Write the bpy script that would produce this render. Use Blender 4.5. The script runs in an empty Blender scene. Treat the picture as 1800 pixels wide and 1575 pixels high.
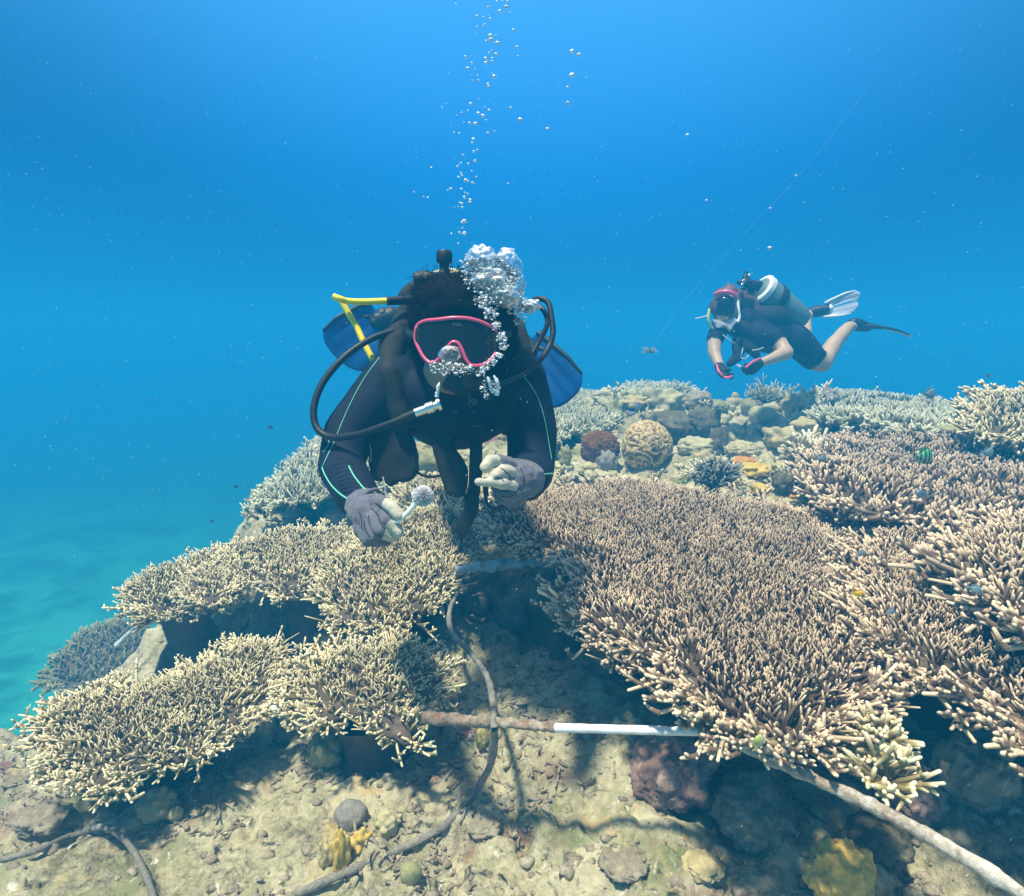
import bpy, bmesh, math, random
import numpy as np
from mathutils import Vector, Matrix
R = math.radians
SC = bpy.context.scene
COL = SC.collection
# ------------------------------------------------------------------ camera
PITCH = R(10.0); FPX = 1072.0            # focal length in pixels of the 1800 px wide photograph
cam = bpy.data.cameras.new('camera'); camo = bpy.data.objects.new('camera', cam)
COL.objects.link(camo); camo.rotation_euler = (R(90) - PITCH, 0, 0)
cam.sensor_width = 36.0; cam.lens = 36.0 * FPX / 1800.0
cam.clip_start = 0.02; cam.clip_end = 400.0
SC.camera = camo
# ------------------------------------------------------------------ light
SUN_EL, SUN_AZ = R(72.0), R(228.0)       # azimuth from +Y towards +X
sd = Vector((math.sin(SUN_AZ) * math.cos(SUN_EL), math.cos(SUN_AZ) * math.cos(SUN_EL), math.sin(SUN_EL)))
sun = bpy.data.lights.new('sun', 'SUN'); sun.energy = 4.9; sun.angle = R(4.0); sun.color = (1.0, 0.93, 0.75)
suno = bpy.data.objects.new('sun', sun); COL.objects.link(suno)
suno.rotation_euler = sd.to_track_quat('Z', 'Y').to_euler()
world = bpy.data.worlds.new('World'); SC.world = world; world.use_nodes = True
wn, wl = world.node_tree.nodes, world.node_tree.links
wn.clear()
wo = wn.new('ShaderNodeOutputWorld'); bg = wn.new('ShaderNodeBackground'); bg.inputs[1].default_value = 0.118
sky = wn.new('ShaderNodeTexSky'); sky.sky_type = 'NISHITA'; sky.sun_disc = False
sky.sun_elevation = SUN_EL; sky.sun_rotation = SUN_AZ
# daylight filtered by the sea: the water column tints the sky, least overhead, where neutral fill light is added
tc = wn.new('ShaderNodeTexCoord'); sep = wn.new('ShaderNodeSeparateXYZ'); wl.new(tc.outputs['Generated'], sep.inputs[0])
mr = wn.new('ShaderNodeMapRange'); mr.inputs[1].default_value = -1; mr.inputs[2].default_value = 1
wl.new(sep.outputs['Z'], mr.inputs[0])
ramp = wn.new('ShaderNodeValToRGB'); wl.new(mr.outputs[0], ramp.inputs[0])
def sea_ramp(stops):
    e = ramp.color_ramp.elements
    while len(e) > 1: e.remove(e[-1])
    e[0].position = stops[0][0]; e[0].color = (*stops[0][1], 1)
    for p, c in stops[1:]:
        n = e.new(p); n.color = (*c, 1)
SEA = [(0.0, (0.02, 0.30, 0.36)), (0.47, (0.012, 0.20, 0.40)), (0.53, (0.012, 0.31, 0.92)),
       (0.62, (0.02, 0.38, 1.05)), (0.72, (0.09, 0.52, 1.10)), (0.83, (0.35, 0.78, 1.15)), (0.92, (1.25, 1.25, 1.0)), (1.0, (1.35, 1.3, 1.0))]
sea_ramp(SEA)
mul = wn.new('ShaderNodeMix'); mul.data_type = 'RGBA'; mul.blend_type = 'MULTIPLY'; mul.inputs[0].default_value = 1.0
hsv = wn.new('ShaderNodeHueSaturation'); hsv.inputs['Saturation'].default_value = 0.25
wl.new(sky.outputs[0], hsv.inputs['Color']); wl.new(hsv.outputs[0], mul.inputs[6]); wl.new(ramp.outputs[0], mul.inputs[7])
# brighter towards the surface light ahead and above, dimmer to the sides
gd = wn.new('ShaderNodeVectorMath'); gd.operation = 'DOT_PRODUCT'; gd.inputs[1].default_value = (0.03, 0.56, 0.83); wl.new(tc.outputs['Generated'], gd.inputs[0])
gm = wn.new('ShaderNodeMapRange'); gm.interpolation_type = 'SMOOTHSTEP'; gm.inputs[1].default_value = 0.60; gm.inputs[2].default_value = 0.95
gm.inputs[3].default_value = 0.50; gm.inputs[4].default_value = 1.70; wl.new(gd.outputs['Value'], gm.inputs[0])
gx = wn.new('ShaderNodeMix'); gx.data_type = 'RGBA'; gx.blend_type = 'MULTIPLY'; gx.inputs[0].default_value = 1.0
wl.new(mul.outputs[2], gx.inputs[6]); wl.new(gm.outputs[0], gx.inputs[7]); wl.new(gx.outputs[2], bg.inputs[0])
wl.new(bg.outputs[0], wo.inputs[0])
SC.view_settings.view_transform = 'Standard'; SC.view_settings.look = 'None'
SC.view_settings.exposure = 0.62; SC.view_settings.gamma = 1.0; SC.view_settings.use_curve_mapping = False
SC.render.engine = 'CYCLES'
cy = SC.cycles
cy.use_denoising = True
cy.max_bounces = 6; cy.diffuse_bounces = 2; cy.glossy_bounces = 3; cy.transmission_bounces = 5
cy.transparent_max_bounces = 6; cy.volume_bounces = 1
cy.caustics_reflective = False; cy.caustics_refractive = False
# ------------------------------------------------------------------ helpers
rng = np.random.default_rng(11); random.seed(11)
cP, sP = math.cos(PITCH), math.sin(PITCH)
def ray(px, py):
    x = (px - 900.0) / FPX; u = -(py - 787.5) / FPX
    return Vector((x, cP + u * sP, -sP + u * cP))
def P(px, py, d):                        # a point of the place seen at (px,py), d metres in front of the lens plane
    return ray(px, py) * d
def G(px, py, z):                        # the point at height z seen at (px,py)
    r = ray(px, py); return r * (z / r.z)
def GP(px, py, z0, sx=0.0, sy=0.0, c=(0, 1.5)):   # on the tilted plane z = z0 + sx(x-cx) + sy(y-cy)
    r = ray(px, py); t = (z0 - sx * c[0] - sy * c[1]) / (r.z - sx * r.x - sy * r.y)
    return r * t
def tag(o, label=None, cat=None, group=None, kind=None):
    if label: o['label'] = label
    if cat: o['category'] = cat
    if group: o['group'] = group
    if kind: o['kind'] = kind
    return o
def empty(name, loc=(0, 0, 0), label=None, cat=None, group=None):
    o = bpy.data.objects.new(name, None); COL.objects.link(o); o.location = loc; o.empty_display_size = 0.05
    return tag(o, label, cat, group)
def link(name, me, mat=None, parent=None, loc=None):
    o = bpy.data.objects.new(name, me); COL.objects.link(o)
    if mat is not None and not me.materials: me.materials.append(mat)
    if loc is not None: o.location = loc
    if parent is not None:
        o.parent = parent
        if loc is None: o.location = -world_loc(parent)
        else: o.location = Vector(loc) - world_loc(parent)
    return o
def world_loc(o):
    v = Vector(o.location)
    return v if o.parent is None else v + world_loc(o.parent)
def np_mesh(name, V, quads=None, tris=None, attrs=None, smooth=True):
    me = bpy.data.meshes.new(name)
    V = np.asarray(V, np.float32)
    nq = 0 if quads is None else len(quads); nt = 0 if tris is None else len(tris)
    me.vertices.add(len(V)); me.vertices.foreach_set('co', V.ravel())
    idx = []; tot = []
    if nq: idx.append(np.asarray(quads, np.int32).ravel()); tot.append(np.full(nq, 4, np.int32))
    if nt: idx.append(np.asarray(tris, np.int32).ravel()); tot.append(np.full(nt, 3, np.int32))
    idx = np.concatenate(idx); tot = np.concatenate(tot)
    me.loops.add(len(idx)); me.loops.foreach_set('vertex_index', idx)
    me.polygons.add(len(tot)); st = np.zeros(len(tot), np.int32); st[1:] = np.cumsum(tot)[:-1]
    me.polygons.foreach_set('loop_start', st); me.polygons.foreach_set('loop_total', tot)
    me.polygons.foreach_set('use_smooth', np.full(len(tot), smooth, bool))
    for k, a in (attrs or {}).items():
        at = me.attributes.new(k, 'FLOAT', 'POINT'); at.data.foreach_set('value', np.asarray(a, np.float32).ravel())
    me.update(calc_edges=True); me.validate()
    return me
# ---- numpy noise
def _h(i, j, k, s):
    n = (i * 374761393 + j * 668265263 + k * 2147483647 + s * 1274126177) & 0xffffffff
    n = ((n ^ (n >> 13)) * 1274126177) & 0xffffffff
    return ((n ^ (n >> 16)) & 0xffff) / 65535.0
def vnoise(p, s=0):                      # value noise 0..1, p (N,3)
    p = np.asarray(p, float); f = np.floor(p); i = f.astype(np.int64); t = p - f; t = t * t * (3 - 2 * t)
    r = 0
    for a in (0, 1):
        for b in (0, 1):
            for c in (0, 1):
                w = (t[:, 0] if a else 1 - t[:, 0]) * (t[:, 1] if b else 1 - t[:, 1]) * (t[:, 2] if c else 1 - t[:, 2])
                r = r + w * _h(i[:, 0] + a, i[:, 1] + b, i[:, 2] + c, s)
    return r
def fbm(p, o=4, s=0, g=0.5):
    p = np.asarray(p, float); a, r, t = 1.0, 0, 0
    for k in range(o):
        r = r + a * vnoise(p * (2.03 ** k) + 17.3 * k, s + k); t += a; a *= g
    return r / t
def worley(p, s=0):                      # distance to the nearest feature point, 0..~1
    p = np.asarray(p, float); f = np.floor(p).astype(np.int64); d = np.full(len(p), 9.0)
    for a in (-1, 0, 1):
        for b in (-1, 0, 1):
            for c in (-1, 0, 1):
                i, j, k = f[:, 0] + a, f[:, 1] + b, f[:, 2] + c
                q = np.stack([i + _h(i, j, k, s), j + _h(i, j, k, s + 7), k + _h(i, j, k, s + 13)], 1)
                d = np.minimum(d, ((p - q) ** 2).sum(1))
    return np.sqrt(d)
# ---- swept tubes, many at once
def tube_arrays(sp, rad, S=6, tip=0.8, base_t=0.0):
    sp = np.asarray(sp, float); rad = np.asarray(rad, float); N, K = rad.shape
    tan = np.gradient(sp, axis=1); tan /= np.linalg.norm(tan, axis=2, keepdims=True) + 1e-12
    ov = sp[:, -1] - sp[:, 0]; ref = np.zeros((N, 3)); ref[np.arange(N), np.argmin(np.abs(ov), 1)] = 1
    n1 = np.cross(tan, ref[:, None, :]); n1 /= np.linalg.norm(n1, axis=2, keepdims=True) + 1e-12
    n2 = np.cross(tan, n1)
    a = np.arange(S) * 2 * math.pi / S
    ring = sp[:, :, None, :] + rad[:, :, None, None] * (np.cos(a)[None, None, :, None] * n1[:, :, None, :] + np.sin(a)[None, None, :, None] * n2[:, :, None, :])
    tipv = sp[:, -1] + tan[:, -1] * rad[:, -1:] * tip
    V = np.concatenate([ring.reshape(N, K * S, 3), tipv[:, None, :]], 1)
    k, s = np.meshgrid(np.arange(K - 1), np.arange(S), indexing='ij'); k = k.ravel(); s = s.ravel(); s2 = (s + 1) % S
    q = np.stack([k * S + s, k * S + s2, (k + 1) * S + s2, (k + 1) * S + s], 1)
    s = np.arange(S); t = np.stack([(K - 1) * S + s, (K - 1) * S + (s + 1) % S, np.full(S, K * S)], 1)
    off = (np.arange(N) * (K * S + 1))[:, None, None]
    T = np.concatenate([np.repeat(np.linspace(0, 1, K), S), [1.0]])
    T = np.tile(T, (N, 1)) * (1 - base_t) + base_t
    return V.reshape(-1, 3), (q[None] + off).reshape(-1, 4), (t[None] + off).reshape(-1, 3), T.ravel()
class Geo:                               # gathers arrays into one mesh
    def __init__(s): s.V = []; s.Q = []; s.T = []; s.A = []; s.n = 0
    def add(s, V, Q, T, A):
        s.V.append(V)
        if Q is not None and len(Q): s.Q.append(Q + s.n)
        if T is not None and len(T): s.T.append(T + s.n)
        s.A.append(A); s.n += len(V)
    def tubes(s, sp, rad, S=6, ts=None, **k):
        if len(sp):
            V, Q, T, A = tube_arrays(sp, rad, S, **k)
            if ts is not None: A = A * np.repeat(ts, len(A) // len(ts))
            s.add(V, Q, T, A)
    def mesh(s, name, smooth=True):
        return np_mesh(name, np.concatenate(s.V), np.concatenate(s.Q) if s.Q else None, np.concatenate(s.T) if s.T else None,
                       {'tip': np.concatenate(s.A)}, smooth)
def spline(pts, n):                      # Catmull-Rom through points
    pts = np.array([tuple(p) for p in pts], float)
    d = np.concatenate([[0], np.cumsum(np.linalg.norm(np.diff(pts, axis=0), axis=1) ** 0.7)]); u = np.linspace(0, d[-1], n)
    pp = np.vstack([2 * pts[0] - pts[1], pts, 2 * pts[-1] - pts[-2]]); out = []
    for x in u:
        i = min(np.searchsorted(d, x, 'right') - 1, len(pts) - 2); t = (x - d[i]) / (d[i + 1] - d[i])
        a, b, c, e = pp[i], pp[i + 1], pp[i + 2], pp[i + 3]
        out.append(0.5 * (2 * b + (c - a) * t + (2 * a - 5 * b + 4 * c - e) * t * t + (3 * b - a - 3 * c + e) * t ** 3))
    return np.array(out)
def tube_mesh(name, pts, rad, n=40, S=12, caps=True):
    sp = spline(pts, n)
    r = np.full(n, rad) if np.isscalar(rad) else np.interp(np.linspace(0, 1, n), np.linspace(0, 1, len(rad)), rad)
    V, Q, T, A = tube_arrays(sp[None], r[None], S, tip=0.3)
    return np_mesh(name, V, Q, T, {'tip': A})
def ico(sub):
    bm = bmesh.new(); bmesh.ops.create_icosphere(bm, subdivisions=sub, radius=1)
    V = np.array([v.co[:] for v in bm.verts]); F = np.array([[v.index for v in f.verts] for f in bm.faces]); bm.free()
    return V, F
ICO = {k: ico(k) for k in (1, 2, 3, 4, 5)}
# ---- materials
def nodes_of(name):
    m = bpy.data.materials.new(name); m.use_nodes = True
    nt = m.node_tree; b = nt.nodes['Principled BSDF']
    return m, nt.nodes, nt.links, b
def plain(name, col, rough=0.6, metal=0.0, noise=0.0, nscale=30.0, bump=0.0, bscale=200.0, spec=0.4, sheen=0.0, coat=0.0, detail=4):
    m, N, L, b = nodes_of(name)
    b.inputs['Base Color'].default_value = (*col, 1); b.inputs['Roughness'].default_value = rough
    b.inputs['Metallic'].default_value = metal; b.inputs['Specular IOR Level'].default_value = spec
    if sheen: b.inputs['Sheen Weight'].default_value = sheen
    if coat: b.inputs['Coat Weight'].default_value = coat
    t = N.new('ShaderNodeTexCoord')
    if noise:
        n = N.new('ShaderNodeTexNoise'); n.inputs['Scale'].default_value = nscale; n.inputs['Detail'].default_value = detail
        L.new(t.outputs['Object'], n.inputs['Vector'])
        r = N.new('ShaderNodeValToRGB'); r.color_ramp.elements[0].position = 0.3; r.color_ramp.elements[1].position = 0.7
        r.color_ramp.elements[0].color = (*[c * (1 - noise) for c in col], 1); r.color_ramp.elements[1].color = (*[min(1, c * (1 + noise)) for c in col], 1)
        L.new(n.outputs[0], r.inputs[0]); L.new(r.outputs[0], b.inputs['Base Color'])
    if bump:
        n = N.new('ShaderNodeTexNoise'); n.inputs['Scale'].default_value = bscale; n.inputs['Detail'].default_value = 4
        L.new(t.outputs['Object'], n.inputs['Vector'])
        bp = N.new('ShaderNodeBump'); bp.inputs['Strength'].default_value = bump; bp.inputs['Distance'].default_value = 0.003
        L.new(n.outputs[0], bp.inputs['Height']); L.new(bp.outputs[0], b.inputs['Normal'])
    return m
def rock_mat(name, stops, scale=6.0, fine=60.0, bump=0.6, dist=0.01, rough=0.9, spots=None):
    """mottled encrusted surface: colour stops on layered noise, optional (colour, scale, amount) patches"""
    m, N, L, b = nodes_of(name); b.inputs['Roughness'].default_value = rough; b.inputs['Specular IOR Level'].default_value = 0.2
    t = N.new('ShaderNodeTexCoord')
    def noi(sc, det=6, dis=0.0):
        n = N.new('ShaderNodeTexNoise'); n.inputs['Scale'].default_value = sc; n.inputs['Detail'].default_value = det
        n.inputs['Roughness'].default_value = 0.65; n.inputs['Distortion'].default_value = dis
        L.new(t.outputs['Object'], n.inputs['Vector']); return n
    a = noi(scale, 8, 0.4); f = noi(fine, 4)
    mx = N.new('ShaderNodeMath'); mx.operation = 'MULTIPLY_ADD'; mx.inputs[1].default_value = 0.62; L.new(a.outputs[0], mx.inputs[0])
    m2 = N.new('ShaderNodeMath'); m2.operation = 'MULTIPLY'; m2.inputs[1].default_value = 0.38; L.new(f.outputs[0], m2.inputs[0]); L.new(m2.outputs[0], mx.inputs[2])
    r = N.new('ShaderNodeValToRGB'); e = r.color_ramp.elements
    while len(e) > 1: e.remove(e[-1])
    e[0].position = stops[0][0]; e[0].color = (*stops[0][1], 1)
    for p_, c_ in stops[1:]: e.new(p_).color = (*c_, 1)
    L.new(mx.outputs[0], r.inputs[0]); out = r.outputs[0]
    for (c_, sc_, amt) in (spots or []):
        n = noi(sc_, 5, 0.8); rr = N.new('ShaderNodeValToRGB'); rr.color_ramp.elements[0].position = 1 - amt - 0.06; rr.color_ramp.elements[1].position = 1 - amt + 0.04
        L.new(n.outputs[0], rr.inputs[0]); mi = N.new('ShaderNodeMix'); mi.data_type = 'RGBA'; L.new(rr.outputs[0], mi.inputs[0])
        L.new(out, mi.inputs[6]); mi.inputs[7].default_value = (*c_, 1); out = mi.outputs[2]
    L.new(out, b.inputs['Base Color'])
    g = noi(fine * 1.3, 8); bp = N.new('ShaderNodeBump'); bp.inputs['Strength'].default_value = bump; bp.inputs['Distance'].default_value = dist
    L.new(g.outputs[0], bp.inputs['Height']); L.new(bp.outputs[0], b.inputs['Normal'])
    return m
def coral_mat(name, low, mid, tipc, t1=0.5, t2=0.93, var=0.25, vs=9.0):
    """branching coral: pigment runs from the browner tissue low on the branch to pale growing tips"""
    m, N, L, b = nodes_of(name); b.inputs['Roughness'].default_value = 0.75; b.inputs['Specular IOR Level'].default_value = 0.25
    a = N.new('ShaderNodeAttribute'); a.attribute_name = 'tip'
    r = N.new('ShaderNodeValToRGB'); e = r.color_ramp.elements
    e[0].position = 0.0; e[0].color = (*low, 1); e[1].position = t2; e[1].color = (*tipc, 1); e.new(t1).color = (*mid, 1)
    L.new(a.outputs['Fac'], r.inputs[0])
    t = N.new('ShaderNodeTexCoord'); n = N.new('ShaderNodeTexNoise'); n.inputs['Scale'].default_value = vs; n.inputs['Detail'].default_value = 5
    L.new(t.outputs['Object'], n.inputs['Vector'])
    mrg = N.new('ShaderNodeMapRange'); mrg.inputs[1].default_value = 0.3; mrg.inputs[2].default_value = 0.7
    mrg.inputs[3].default_value = 1 - var; mrg.inputs[4].default_value = 1 + var; L.new(n.outputs[0], mrg.inputs[0])
    mi = N.new('ShaderNodeMix'); mi.data_type = 'RGBA'; mi.blend_type = 'MULTIPLY'; mi.inputs[0].default_value = 1
    L.new(r.outputs[0], mi.inputs[6]); L.new(mrg.outputs[0], mi.inputs[7]); L.new(mi.outputs[2], b.inputs['Base Color'])
    g = N.new('ShaderNodeTexNoise'); g.inputs['Scale'].default_value = 500; L.new(t.outputs['Object'], g.inputs['Vector'])
    bp = N.new('ShaderNodeBump'); bp.inputs['Strength'].default_value = 0.5; bp.inputs['Distance'].default_value = 0.002
    L.new(g.outputs[0], bp.inputs['Height']); L.new(bp.outputs[0], b.inputs['Normal'])
    return m
# ------------------------------------------------------------------ the water itself
def build_haze():
    x0, x1, y0, y1, z0, z1 = -62, 62, -6, 75, -5.4, 1.35
    V = [(x0, y0, z0), (x1, y0, z0), (x1, y1, z0), (x0, y1, z0), (x0, y0, z1), (x1, y0, z1), (x1, y1, z1), (x0, y1, z1)]
    F = [(0, 3, 2, 1), (4, 5, 6, 7), (0, 1, 5, 4), (1, 2, 6, 5), (2, 3, 7, 6), (3, 0, 4, 7)]
    me = bpy.data.meshes.new('haze'); me.from_pydata(V, [], F)
    m = bpy.data.materials.new('sea_water'); m.use_nodes = True; N, L = m.node_tree.nodes, m.node_tree.links
    N.clear(); o = N.new('ShaderNodeOutputMaterial'); v = N.new('ShaderNodeVolumePrincipled')
    v.inputs['Color'].default_value = (0.018, 0.385, 0.80, 1); v.inputs['Density'].default_value = 0.100
    v.inputs['Anisotropy'].default_value = 0.0
    L.new(v.outputs[0], o.inputs['Volume'])
    tag(link('haze', me, m), 'blue sea water haze filling the whole place', None, None, 'stuff')
build_haze()
# ------------------------------------------------------------------ seabed and reef mound
CTRL = []
def cg(px, py, z): v = G(px, py, z); CTRL.append((v.x, v.y, z))
for a in [  # foreground
    (100, 1560, -1.05), (-60, 1290, -1.35), (-60, 1420, -1.2), (-200, 1500, -1.25), (500, 1560, -1.02), (900, 1560, -0.98), (1300, 1560, -0.98), (1750, 1560, -0.95),
    (100, 1400, -1.12), (450, 1380, -1.05), (700, 1330, -1.0), (900, 1400, -0.98), (1150, 1380, -0.95), (1450, 1420, -0.95), (1780, 1380, -0.90),
    (500, 1200, -1.14), (900, 1220, -0.96), (1200, 1230, -0.92), (255, 1160, -1.18), (430, 1300, -1.07), (250, 1375, -1.12), (420, 1235, -1.12), (1000, 1120, -0.93), (850, 1080, -0.93),
    (440, 1085, -1.08), (330, 1120, -1.13), (650, 1000, -1.0), (850, 990, -0.86), (980, 1000, -0.84),
    (520, 930, -0.98), (700, 930, -0.9), (850, 900, -0.80), (480, 870, -0.93), (560, 800, -0.8), (700, 850, -0.84), (800, 800, -0.75),
    (950, 830, -0.70), (1100, 845, -0.72), (1250, 850, -0.72), (1400, 870, -0.72), (1600, 1000, -0.75),
    (1000, 760, -0.62), (1150, 760, -0.60), (1350, 790, -0.66), (1500, 840, -0.66), (1700, 860, -0.64),
    (1050, 715, -0.48), (1200, 722, -0.50), (1400, 738, -0.56), (1600, 750, -0.56), (1780, 760, -0.5),
    ]: cg(*a)
for x, y, z in [(1.0, 5.2, -0.50), (2.2, 4.6, -0.52), (3.2, 4.0, -0.50), (0.3, 4.6, -0.60), (0.5, 6.6, -1.3), (2.5, 6.6, -1.2), (4.5, 6.0, -1.2), (-0.9, 4.8, -1.0),
                (-1.0, 6.5, -2.4), (-1.75, 4.2, -1.5), (-1.9, 3.0, -1.65), (-1.9, 2.0, -1.5), (-2.2, 1.2, -1.65), (-2.0, 0.4, -1.6), (-1.45, 2.9, -1.12), (-1.5, 2.1, -1.3), (-1.45, 1.4, -1.35),
                (-2.8, 3.6, -2.7), (-2.9, 2.3, -2.7), (-3.1, 1.0, -2.7), (-3.6, 5.0, -3.6), (-4.5, 2.5, -3.7), (-5, 0, -3.7), (-2.4, 7, -3.5), (0, 9, -3.6), (3, 9.5, -3.6), (7, 9, -3.6),
                (-1, -0.4, -1.2), (0, -0.4, -1.1), (1, -0.2, -1.0), (2.0, 0.5, -0.85), (2.4, 1.6, -0.7), (3.5, 2.5, -0.6), (4.5, 1, -0.8), (6, 4, -1.6), (4, -1, -1.2), (0, -3, -2.2), (-3, -2.5, -3.4), (4, -4, -2.5), (7, -1, -2.2),
                (-8, 8, -3.8), (-8, -6, -3.8), (8, -7, -3.8), (0, 14, -3.8), (10, 12, -3.8), (-8, 16, -3.8), (-1.75, 2.6, -1.5), (11, 3, -3.4)]:
    CTRL.append((x, y, z))
CT = np.array(CTRL)
def _tps(d2): return 0.5 * d2 * np.log(d2 + 1e-9)
_n = len(CT); _d2 = ((CT[:, None, :2] - CT[None, :, :2]) ** 2).sum(2)
_K = _tps(_d2) + np.eye(_n) * 0.02; _Pm = np.hstack([np.ones((_n, 1)), CT[:, :2]])
_A = np.zeros((_n + 3, _n + 3)); _A[:_n, :_n] = _K; _A[:_n, _n:] = _Pm; _A[_n:, :_n] = _Pm.T
_W = np.linalg.solve(_A, np.concatenate([CT[:, 2], np.zeros(3)]))
def base_h(x, y):
    out = np.empty(len(x))
    for i in range(0, len(x), 40000):
        X, Y = x[i:i + 40000], y[i:i + 40000]
        d2 = (X[:, None] - CT[None, :, 0]) ** 2 + (Y[:, None] - CT[None, :, 1]) ** 2
        out[i:i + 40000] = _tps(d2) @ _W[:_n] + _W[_n] + _W[_n + 1] * X + _W[_n + 2] * Y
    r = np.hypot(x, y - 3); out = np.where(r > 11, np.minimum(out, -3.75), out)
    out = -3.85 + np.logaddexp(0, (out + 3.85) * 6) / 6           # levels off on the sandy plain
    return np.minimum(out, -0.3)
def height(x, y):
    x = np.asarray(x, float).ravel(); y = np.asarray(y, float).ravel()
    b = base_h(x, y); reef = np.clip((b + 3.5) / 1.2, 0, 1)
    p = np.stack([x, y, x * 0], 1)
    near = np.clip((2.3 - y) / 1.0, 0, 1) * np.clip((x + 2) / 0.8, 0, 1)   # sandy, flatter foreground
    lump = (0.55 - worley(p * 3.1, 3)) * 0.16 + (0.5 - worley(p * 7.7 + 3, 5)) * 0.07 + (fbm(p * 2.2, 3, 9) - 0.5) * 0.18
    hole = -np.clip(fbm(p * 5.0, 4, 21) - 0.56, 0, 1) * 0.9
    fine = (fbm(p * 14, 3, 37) - 0.5) * 0.07 * (1 - near) + (fbm(p * 30, 3, 31) - 0.5) * 0.045 + (fbm(p * 90, 2, 33) - 0.5) * 0.012 - np.clip(0.42 - worley(p * 24, 8), 0, 1) * 0.02
    amp = 1.0 - 0.62 * near
    far = (fbm(p * 0.5, 4, 41) - 0.5) * 0.5 + (fbm(p * 2.0, 3, 43) - 0.5) * 0.18
    return b + reef * (amp * (lump + hole * 0.8) + fine) + (1 - reef) * far
def H(x, y): return float(height([x], [y])[0])
def build_ground():
    r = [0.0]; rr = 0.35
    while rr < 58:
        r.append(rr); rr *= 1.0062 if 0.8 < rr < 3.4 else (1.012 if rr < 8 else 1.05)
    r = np.array(r[1:]); fa = np.radians(np.arange(-50, 50.01, 0.32)); ba = np.radians(np.arange(53, 308, 3.0))
    a = np.concatenate([fa, ba]); nr, na = len(r), len(a)
    RR, AA = np.meshgrid(r, a, indexing='ij'); x = (RR * np.sin(AA)).ravel(); y = (RR * np.cos(AA)).ravel()
    z = height(x, y); V = np.stack([x, y, z], 1)
    i, j = np.meshgrid(np.arange(nr - 1), np.arange(na), indexing='ij'); i = i.ravel(); j = j.ravel(); j2 = (j + 1) % na
    Q = np.stack([i * na + j, i * na + j2, (i + 1) * na + j2, (i + 1) * na + j], 1)[:, ::-1]
    V = np.vstack([V, [[0, 0, H(0, 0)]]]); jj = np.arange(na); T = np.stack([jj, (jj + 1) % na, np.full(na, len(V) - 1)], 1)
    me = np_mesh('seabed', V, Q, T)
    m = rock_mat('reef_ground', [(0.32, (0.09, 0.085, 0.045)), (0.40, (0.25, 0.23, 0.13)), (0.49, (0.46, 0.42, 0.26)), (0.60, (0.62, 0.57, 0.38)), (0.76, (0.76, 0.71, 0.51))],
                 5.0, 70.0, 0.8, 0.012, 0.95, [((0.24, 0.13, 0.10), 3.3, 0.39), ((0.26, 0.27, 0.12), 4.7, 0.41), ((0.60, 0.44, 0.20), 9.0, 0.34), ((0.80, 0.77, 0.68), 42.0, 0.33), ((0.05, 0.05, 0.035), 21.0, 0.37)])
    N, L = m.node_tree.nodes, m.node_tree.links; b = N['Principled BSDF']; src = b.inputs['Base Color'].links[0].from_socket
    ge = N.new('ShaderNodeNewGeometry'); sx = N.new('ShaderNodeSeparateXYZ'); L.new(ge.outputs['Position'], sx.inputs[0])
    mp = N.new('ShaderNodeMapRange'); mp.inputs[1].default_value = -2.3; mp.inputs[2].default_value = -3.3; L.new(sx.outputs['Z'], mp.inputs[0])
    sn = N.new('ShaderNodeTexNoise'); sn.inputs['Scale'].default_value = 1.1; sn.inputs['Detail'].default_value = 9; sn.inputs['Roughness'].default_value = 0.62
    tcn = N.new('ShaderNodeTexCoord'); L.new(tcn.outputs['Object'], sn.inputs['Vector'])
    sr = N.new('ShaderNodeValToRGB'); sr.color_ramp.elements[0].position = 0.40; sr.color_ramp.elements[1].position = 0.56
    sr.color_ramp.elements[0].color = (0.03, 0.26, 0.17, 1); sr.color_ramp.elements[1].color = (0.07, 0.54, 0.34, 1); L.new(sn.outputs[0], sr.inputs[0])  # sand tinted turquoise: loss of red light in deep water put into its colour
    # seabed colour darkens with distance, painting in the dimming of the far water
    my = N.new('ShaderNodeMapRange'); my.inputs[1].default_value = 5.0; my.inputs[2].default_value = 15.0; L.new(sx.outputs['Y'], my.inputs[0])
    murk = N.new('ShaderNodeMix'); murk.data_type = 'RGBA'; L.new(my.outputs[0], murk.inputs[0]); L.new(sr.outputs[0], murk.inputs[6]); murk.inputs[7].default_value = (0.02, 0.17, 0.12, 1)
    mi = N.new('ShaderNodeMix'); mi.data_type = 'RGBA'; L.new(mp.outputs[0], mi.inputs[0]); L.new(src, mi.inputs[6]); L.new(murk.outputs[2], mi.inputs[7])
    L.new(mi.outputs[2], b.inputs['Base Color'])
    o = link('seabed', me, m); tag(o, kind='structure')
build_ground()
# ------------------------------------------------------------------ table corals
def inside(px, py, poly):
    c = np.zeros(len(px), bool); n = len(poly)
    for i in range(n):
        x0, y0 = poly[i]; x1, y1 = poly[(i + 1) % n]
        k = ((y0 > py) != (y1 > py)) & (px < (x1 - x0) * (py - y0) / (y1 - y0 + 1e-12) + x0); c ^= k
    return c
def edge_info(px, py, poly):             # distance to the outline and outward direction
    D = np.full(len(px), 9.0); ox = np.zeros(len(px)); oy = np.zeros(len(px)); n = len(poly)
    for i in range(n):
        ax, ay = poly[i]; bx, by = poly[(i + 1) % n]; ex, ey = bx - ax, by - ay
        t = np.clip(((px - ax) * ex + (py - ay) * ey) / (ex * ex + ey * ey + 1e-12), 0, 1)
        qx, qy = ax + t * ex, ay + t * ey; d = np.hypot(px - qx, py - qy); k = d < D
        D[k] = d[k]; ox[k] = (qx - px)[k]; oy[k] = (qy - py)[k]
    l = np.hypot(ox, oy) + 1e-9
    return D, ox / l, oy / l
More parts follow.
